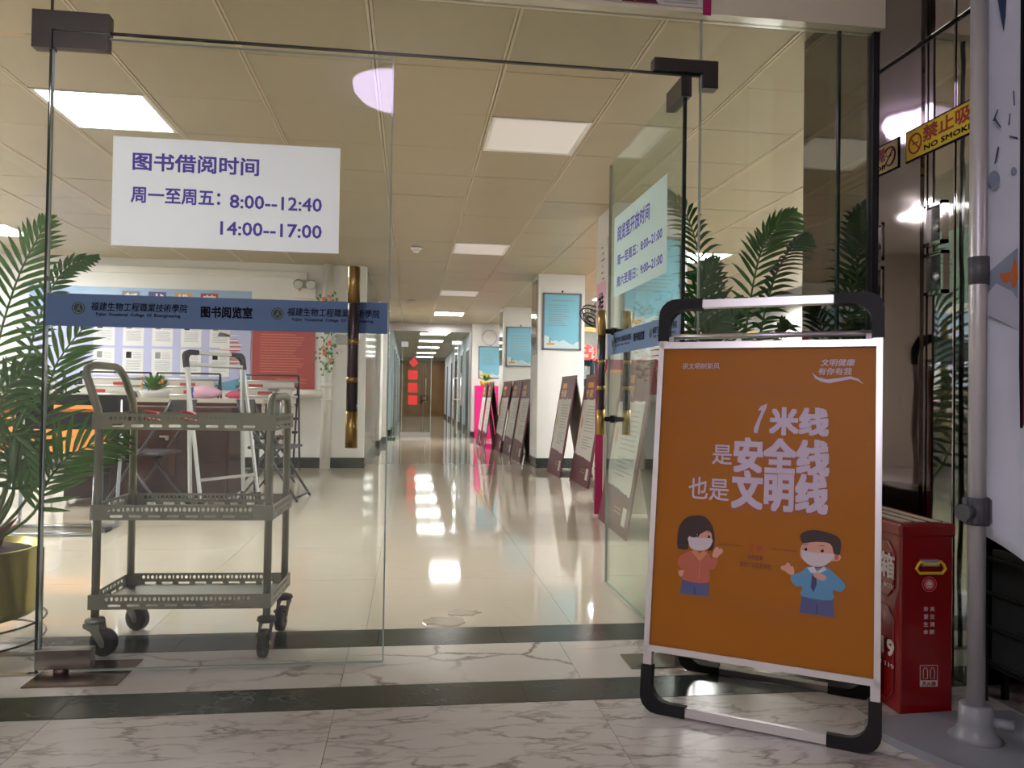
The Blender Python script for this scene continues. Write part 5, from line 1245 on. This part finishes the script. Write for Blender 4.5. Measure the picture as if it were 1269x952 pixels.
# dark red desk with things on it
t = thing('office_desk', 'dark red wooden desk behind the cart', 'desk', (-2.05, 6.8, 0))
b = MB(); b.box(-2.74, -1.43, 6.52, 7.12, .74, .775, bevel=.004); b.build('desk_top', 'desk_edge', t)
b = MB(); b.box(-2.70, -1.87, 6.55, 6.57, .04, .74); b.build('front_panel', 'desk_red', t)
b = MB(); b.box(-2.70, -2.68, 6.57, 7.10, .02, .74); b.build('side_panel', 'desk_red', t)
b = MB(); b.box(-1.87, -1.45, 6.55, 7.10, .04, .74, bevel=.003); ped = b.build('pedestal', 'desk_red', t)
b = MB(); b.box(-1.845, -1.47, 6.538, 6.552, .07, .71, bevel=.003); dr_ = b.build('cabinet_door', 'desk_red', ped)
b = MB(); b.box(-1.91, -1.86, 6.535, 6.55, .05, .74); b.build('edge_strip', 'desk_edge', t)
b = MB(); b.box(-1.98, -1.91, 6.52, 6.55, .53, .545); b.cyl((-1.925, 6.525, .52), (-1.925, 6.55, .52), .014, 10); b.build('lock', 'aluminium', t)
t = thing('work_table', 'long cream-topped table behind the dark red desk', 'table', (-2.1, 7.6, 0))
b = MB(); b.box(-2.95, -1.32, 7.3, 7.9, .80, .84, bevel=.006); b.build('table_top', 'cream_top', t)
b = MB(); b.box(-2.93, -1.34, 7.31, 7.33, .70, .80); b.build('apron', 'desk_edge', t)
for x in (-2.9, -1.38):
    for y in (7.35, 7.85): b = MB(); b.box(x-.02, x+.02, y-.02, y+.02, 0, .8); b.build('leg', 'chair_tube', t)
mini_plant((-2.30, 7.42, .84), .19, .17, 'small basket of orange flowers and green leaves on the cream table', ('flower_orange', 'orange_tag'), 'white_plastic', 90, cat='flower basket', seed=5)
b = MB(); b.box(-2.02, -1.95, 7.40, 7.5, .84, .94, bevel=.004); o = b.build('blue_pack', 'blue_pack', loc=(-1.98, 7.45, .84)); tag(o, 'small blue packet on the cream table inside the silver frame', 'packet')
def blob(name, c, sx, sy, sz, m_, l, cat, seed):
    random.seed(seed); b = MB(); b.ball(c, 1.0, 14)
    for v in b.bm.verts:
        d = v.co-Vector(c); k_ = 1+.22*math.sin(d.x*7+seed)*math.cos(d.z*6)+random.uniform(-.08, .08); v.co = Vector(c)+Vector((d.x*sx*k_, d.y*sy*k_, max(d.z, -.8)*sz*k_))
    o = b.build(name, m_, loc=c); tag(o, l, cat); return o
blob('plastic_bag', Vector((-1.84, 7.42, .895)), .13, .08, .065, 'bag_pink', 'crumpled pale pink plastic bag on the cream table', 'bag', 3)
blob('pouch', Vector((-1.60, 7.42, .875)), .09, .06, .038, 'pouch_pink', 'deep pink pouch on the right end of the cream table', 'pouch', 6)
for k, (x, l) in enumerate(((-2.62, 'white paper stack on the cream table left of the flower basket'), (-2.42, 'open newspaper lying behind the flower basket on the cream table'))):
    b = MB()
    for j in range(5): b.box(x-.13+.004*j, x+.13-.003*j, 7.55, 7.8, .84+.012*j, .85+.012*j)
    o = b.build('paper_stack', 'newsprint', loc=(x, 7.7, .84)); tag(o, l, 'papers')
# orange desk and black chair on the left
t = thing('orange_desk', 'desk with an orange laminate front behind the black chair', 'desk', (-2.6, 6.0, 0))
b = MB(); b.box(-3.45, -2.15, 5.98, 6.18, .76, .86, bevel=.004); b.build('desk_top', 'orange_laminate', t)
b = MB(); b.box(-3.40, -2.20, 6.02, 6.04, .45, .76); b.build('front_panel', 'orange_laminate', t)
for x in (-3.38, -2.24): b = MB(); b.box(x-.02, x+.02, 6.05, 6.15, 0, .76); b.build('leg', 'chair_tube', t)
t = thing('sled_chair', 'black-backed chair with a silver sled base behind the left palm', 'chair', (-2.2, 5.3, 0))
b = MB()
hx = lambda u: -2.36+u
pts_o = [(-2.62, .68), (-2.50, .645), (-2.15, .64), (-1.88, .67), (-1.86, .70), (-1.87, .83), (-1.95, .85), (-2.2, .86), (-2.5, .84), (-2.62, .80)]
Fh = Frame((0, 5.45, 0), (1, 0, 0), (0, 0, 1))
# backrest with a grip slot
rows = ((-2.55, -1.85, .64, .755), (-2.55, -2.33, .755, .80), (-2.07, -1.85, .755, .80), (-2.55, -1.85, .80, .87))
for (xa, xb, za, zb) in rows: b.box(xa, xb, 5.45, 5.475, za, zb)
b.build('backrest', 'black_plastic', t)
b = MB(); b.box(-2.5, -1.92, 5.02, 5.44, .43, .47, bevel=.015); b.build('seat', 'chair_grey', t)
for x in (-2.50, -1.90):
    b = MB(); b.tube([(x, 5.46, .84), (x, 5.46, .50), (x-.01, 5.46, .30), (x-.01, 5.44, .06), (x, 5.40, .02), (x, 5.25, .012), (x, 5.08, .012), (x, 5.04, .04), (x, 5.03, .15), (x, 5.05, .42)], .0125, 8); b.build('side_frame', 'tube_silver', t)
b = MB(); b.tube([(-2.50, 5.40, .013), (-1.90, 5.40, .013)], .011, 8); b.tube([(-2.50, 5.10, .013), (-1.90, 5.10, .013)], .011, 8); b.build('cross_bar', 'tube_silver', t)
b = MB(); b.cyl((-1.90, 5.3, .012), (-1.90, 5.2, .012), .016, 8); b.build('foot_pad', 'black_plastic', t)

# folding chairs
def folding_chair():
    t = thing('folding_chair', 'x', 'chair', (0, 0, 0))
    b = MB(); b.box(-.20, .20, -.19, .17, .43, .455, bevel=.012); b.build('seat', 'chair_grey', t)
    for s_ in (-1, 1):
        b = MB(); b.tube([(s_*.215, -.26, 0), (s_*.215, .0, .40), (s_*.215, .20, .70), (s_*.205, .26, .84)], .011, 6); b.build('leg', 'chair_tube', t)
        b = MB(); b.tube([(s_*.19, .24, 0), (s_*.19, -.12, .46)], .011, 6); b.build('leg', 'chair_tube', t)
    b = MB(); b.box(-.20, .20, .235, .262, .66, .84, bevel=.01); b.build('backrest', 'chair_grey', t)
    b = MB(); b.tube([(-.215, -.24, .03), (.215, -.24, .03)], .009, 6); b.tube([(-.19, .22, .03), (.19, .22, .03)], .009, 6); b.build('stretcher', 'chair_tube', t)
    b = MB(); b.box(-.225, -.20, -.06, -.0, .38, .45); b.box(.20, .225, -.06, 0, .38, .45); b.build('hinge', 'black_plastic', t)
    return t
fc = folding_chair(); kids = {}
for c in bpy.data.objects:
    if c.parent: kids.setdefault(c.parent.name, []).append(c)
for k, (x, y, rz, l) in enumerate(((-1.14, 6.85, 1.45, 'grey folding chair right of the desk, seen through the cart in front'), (-1.43, 8.22, 1.75, 'second grey folding chair, behind the first and before the white basket'), (-1.62, 5.95+.0, 4.55, 'grey folding chair standing before the dark red desk'))):
    if k == 2: x, y = -1.93, 6.12
    o = fc if k == 0 else copy_tree(fc, None, kids); o.location = (x, y, 0); o.rotation_euler = (0, 0, rz); o['label'] = l; o['group'] = 'grey folding chairs'
# white wire basket hanging on the right rack
t = thing('wire_basket', 'white wire basket with red and white papers below the right newspaper rack', 'basket', (-1.45, 8.72, .33))
b = MB()
for k in range(10): b.box(-1.62+.038*k-.002, -1.62+.038*k+.002, 8.70, 8.704, .33, .62)
for k in range(6): b.box(-1.62, -1.276, 8.70, 8.704, .35+.05*k, .354+.05*k)
for y in (8.704, 8.82): b.box(-1.62, -1.276, y, y+.004, .34, .345); b.box(-1.62, -1.276, y, y+.004, .61, .615)
b.build('wire_mesh', 'white_plastic', t)
for k in range(4): b = MB(); b.box(-1.58+.07*k, -1.53+.07*k, 8.72, 8.80, .35, .60); b.build('rolled_paper', ('paper', 'red_poster')[k % 2], t)
for x in (-1.60, -1.30): b = MB(); b.tube([(x, 8.82, .61), (x, 8.93, .74)], .003, 5); b.build('hook', 'white_plastic', t)

# empty silver stand inside
ang = math.atan2(.45, .27); dS = Vector((.31, .44, 0)).normalized()
t, F, L = aframe('poster_stand', 'empty silver folding poster stand seen behind the cart', Vector((-1.45, 5.78, 0)), dS, .15, .54, 1.19, 'aluminium_white', lean=.22)
b = MB(); b.prism(F, rect(0, L-.10, .54, L-.08), -.005, .012); b.bar(F.p(0.01, .27, .0), F.p(.53, .27, 0), .02, .02); b.build('cross_bar', 'aluminium_white', t)

# puddle on the floor
random.seed(3)
for k, (px_, py_, r_, l) in enumerate(((552, 770, .075, 'clear water spill on the beige floor just inside the open door'), (575, 760, .05, 'smaller water drip right of the spill on the beige floor'))):
    b = MB(); c = at(px_, py_, 3.2); d = (c-Vector((0, 0, H))); c = Vector((0, 0, H))+d*(H/-d.z)
    pts = [(c.x+r_*1.4*math.cos(a*math.pi/9)*random.uniform(.55, 1.1), c.y+r_*math.sin(a*math.pi/9)*random.uniform(.55, 1.1)) for a in range(18)]
    b.prism(FBs, pts, .0, .0025); o = b.build('water_spill', 'water', loc=(c.x, c.y, 0)); tag(o, l, 'puddle')
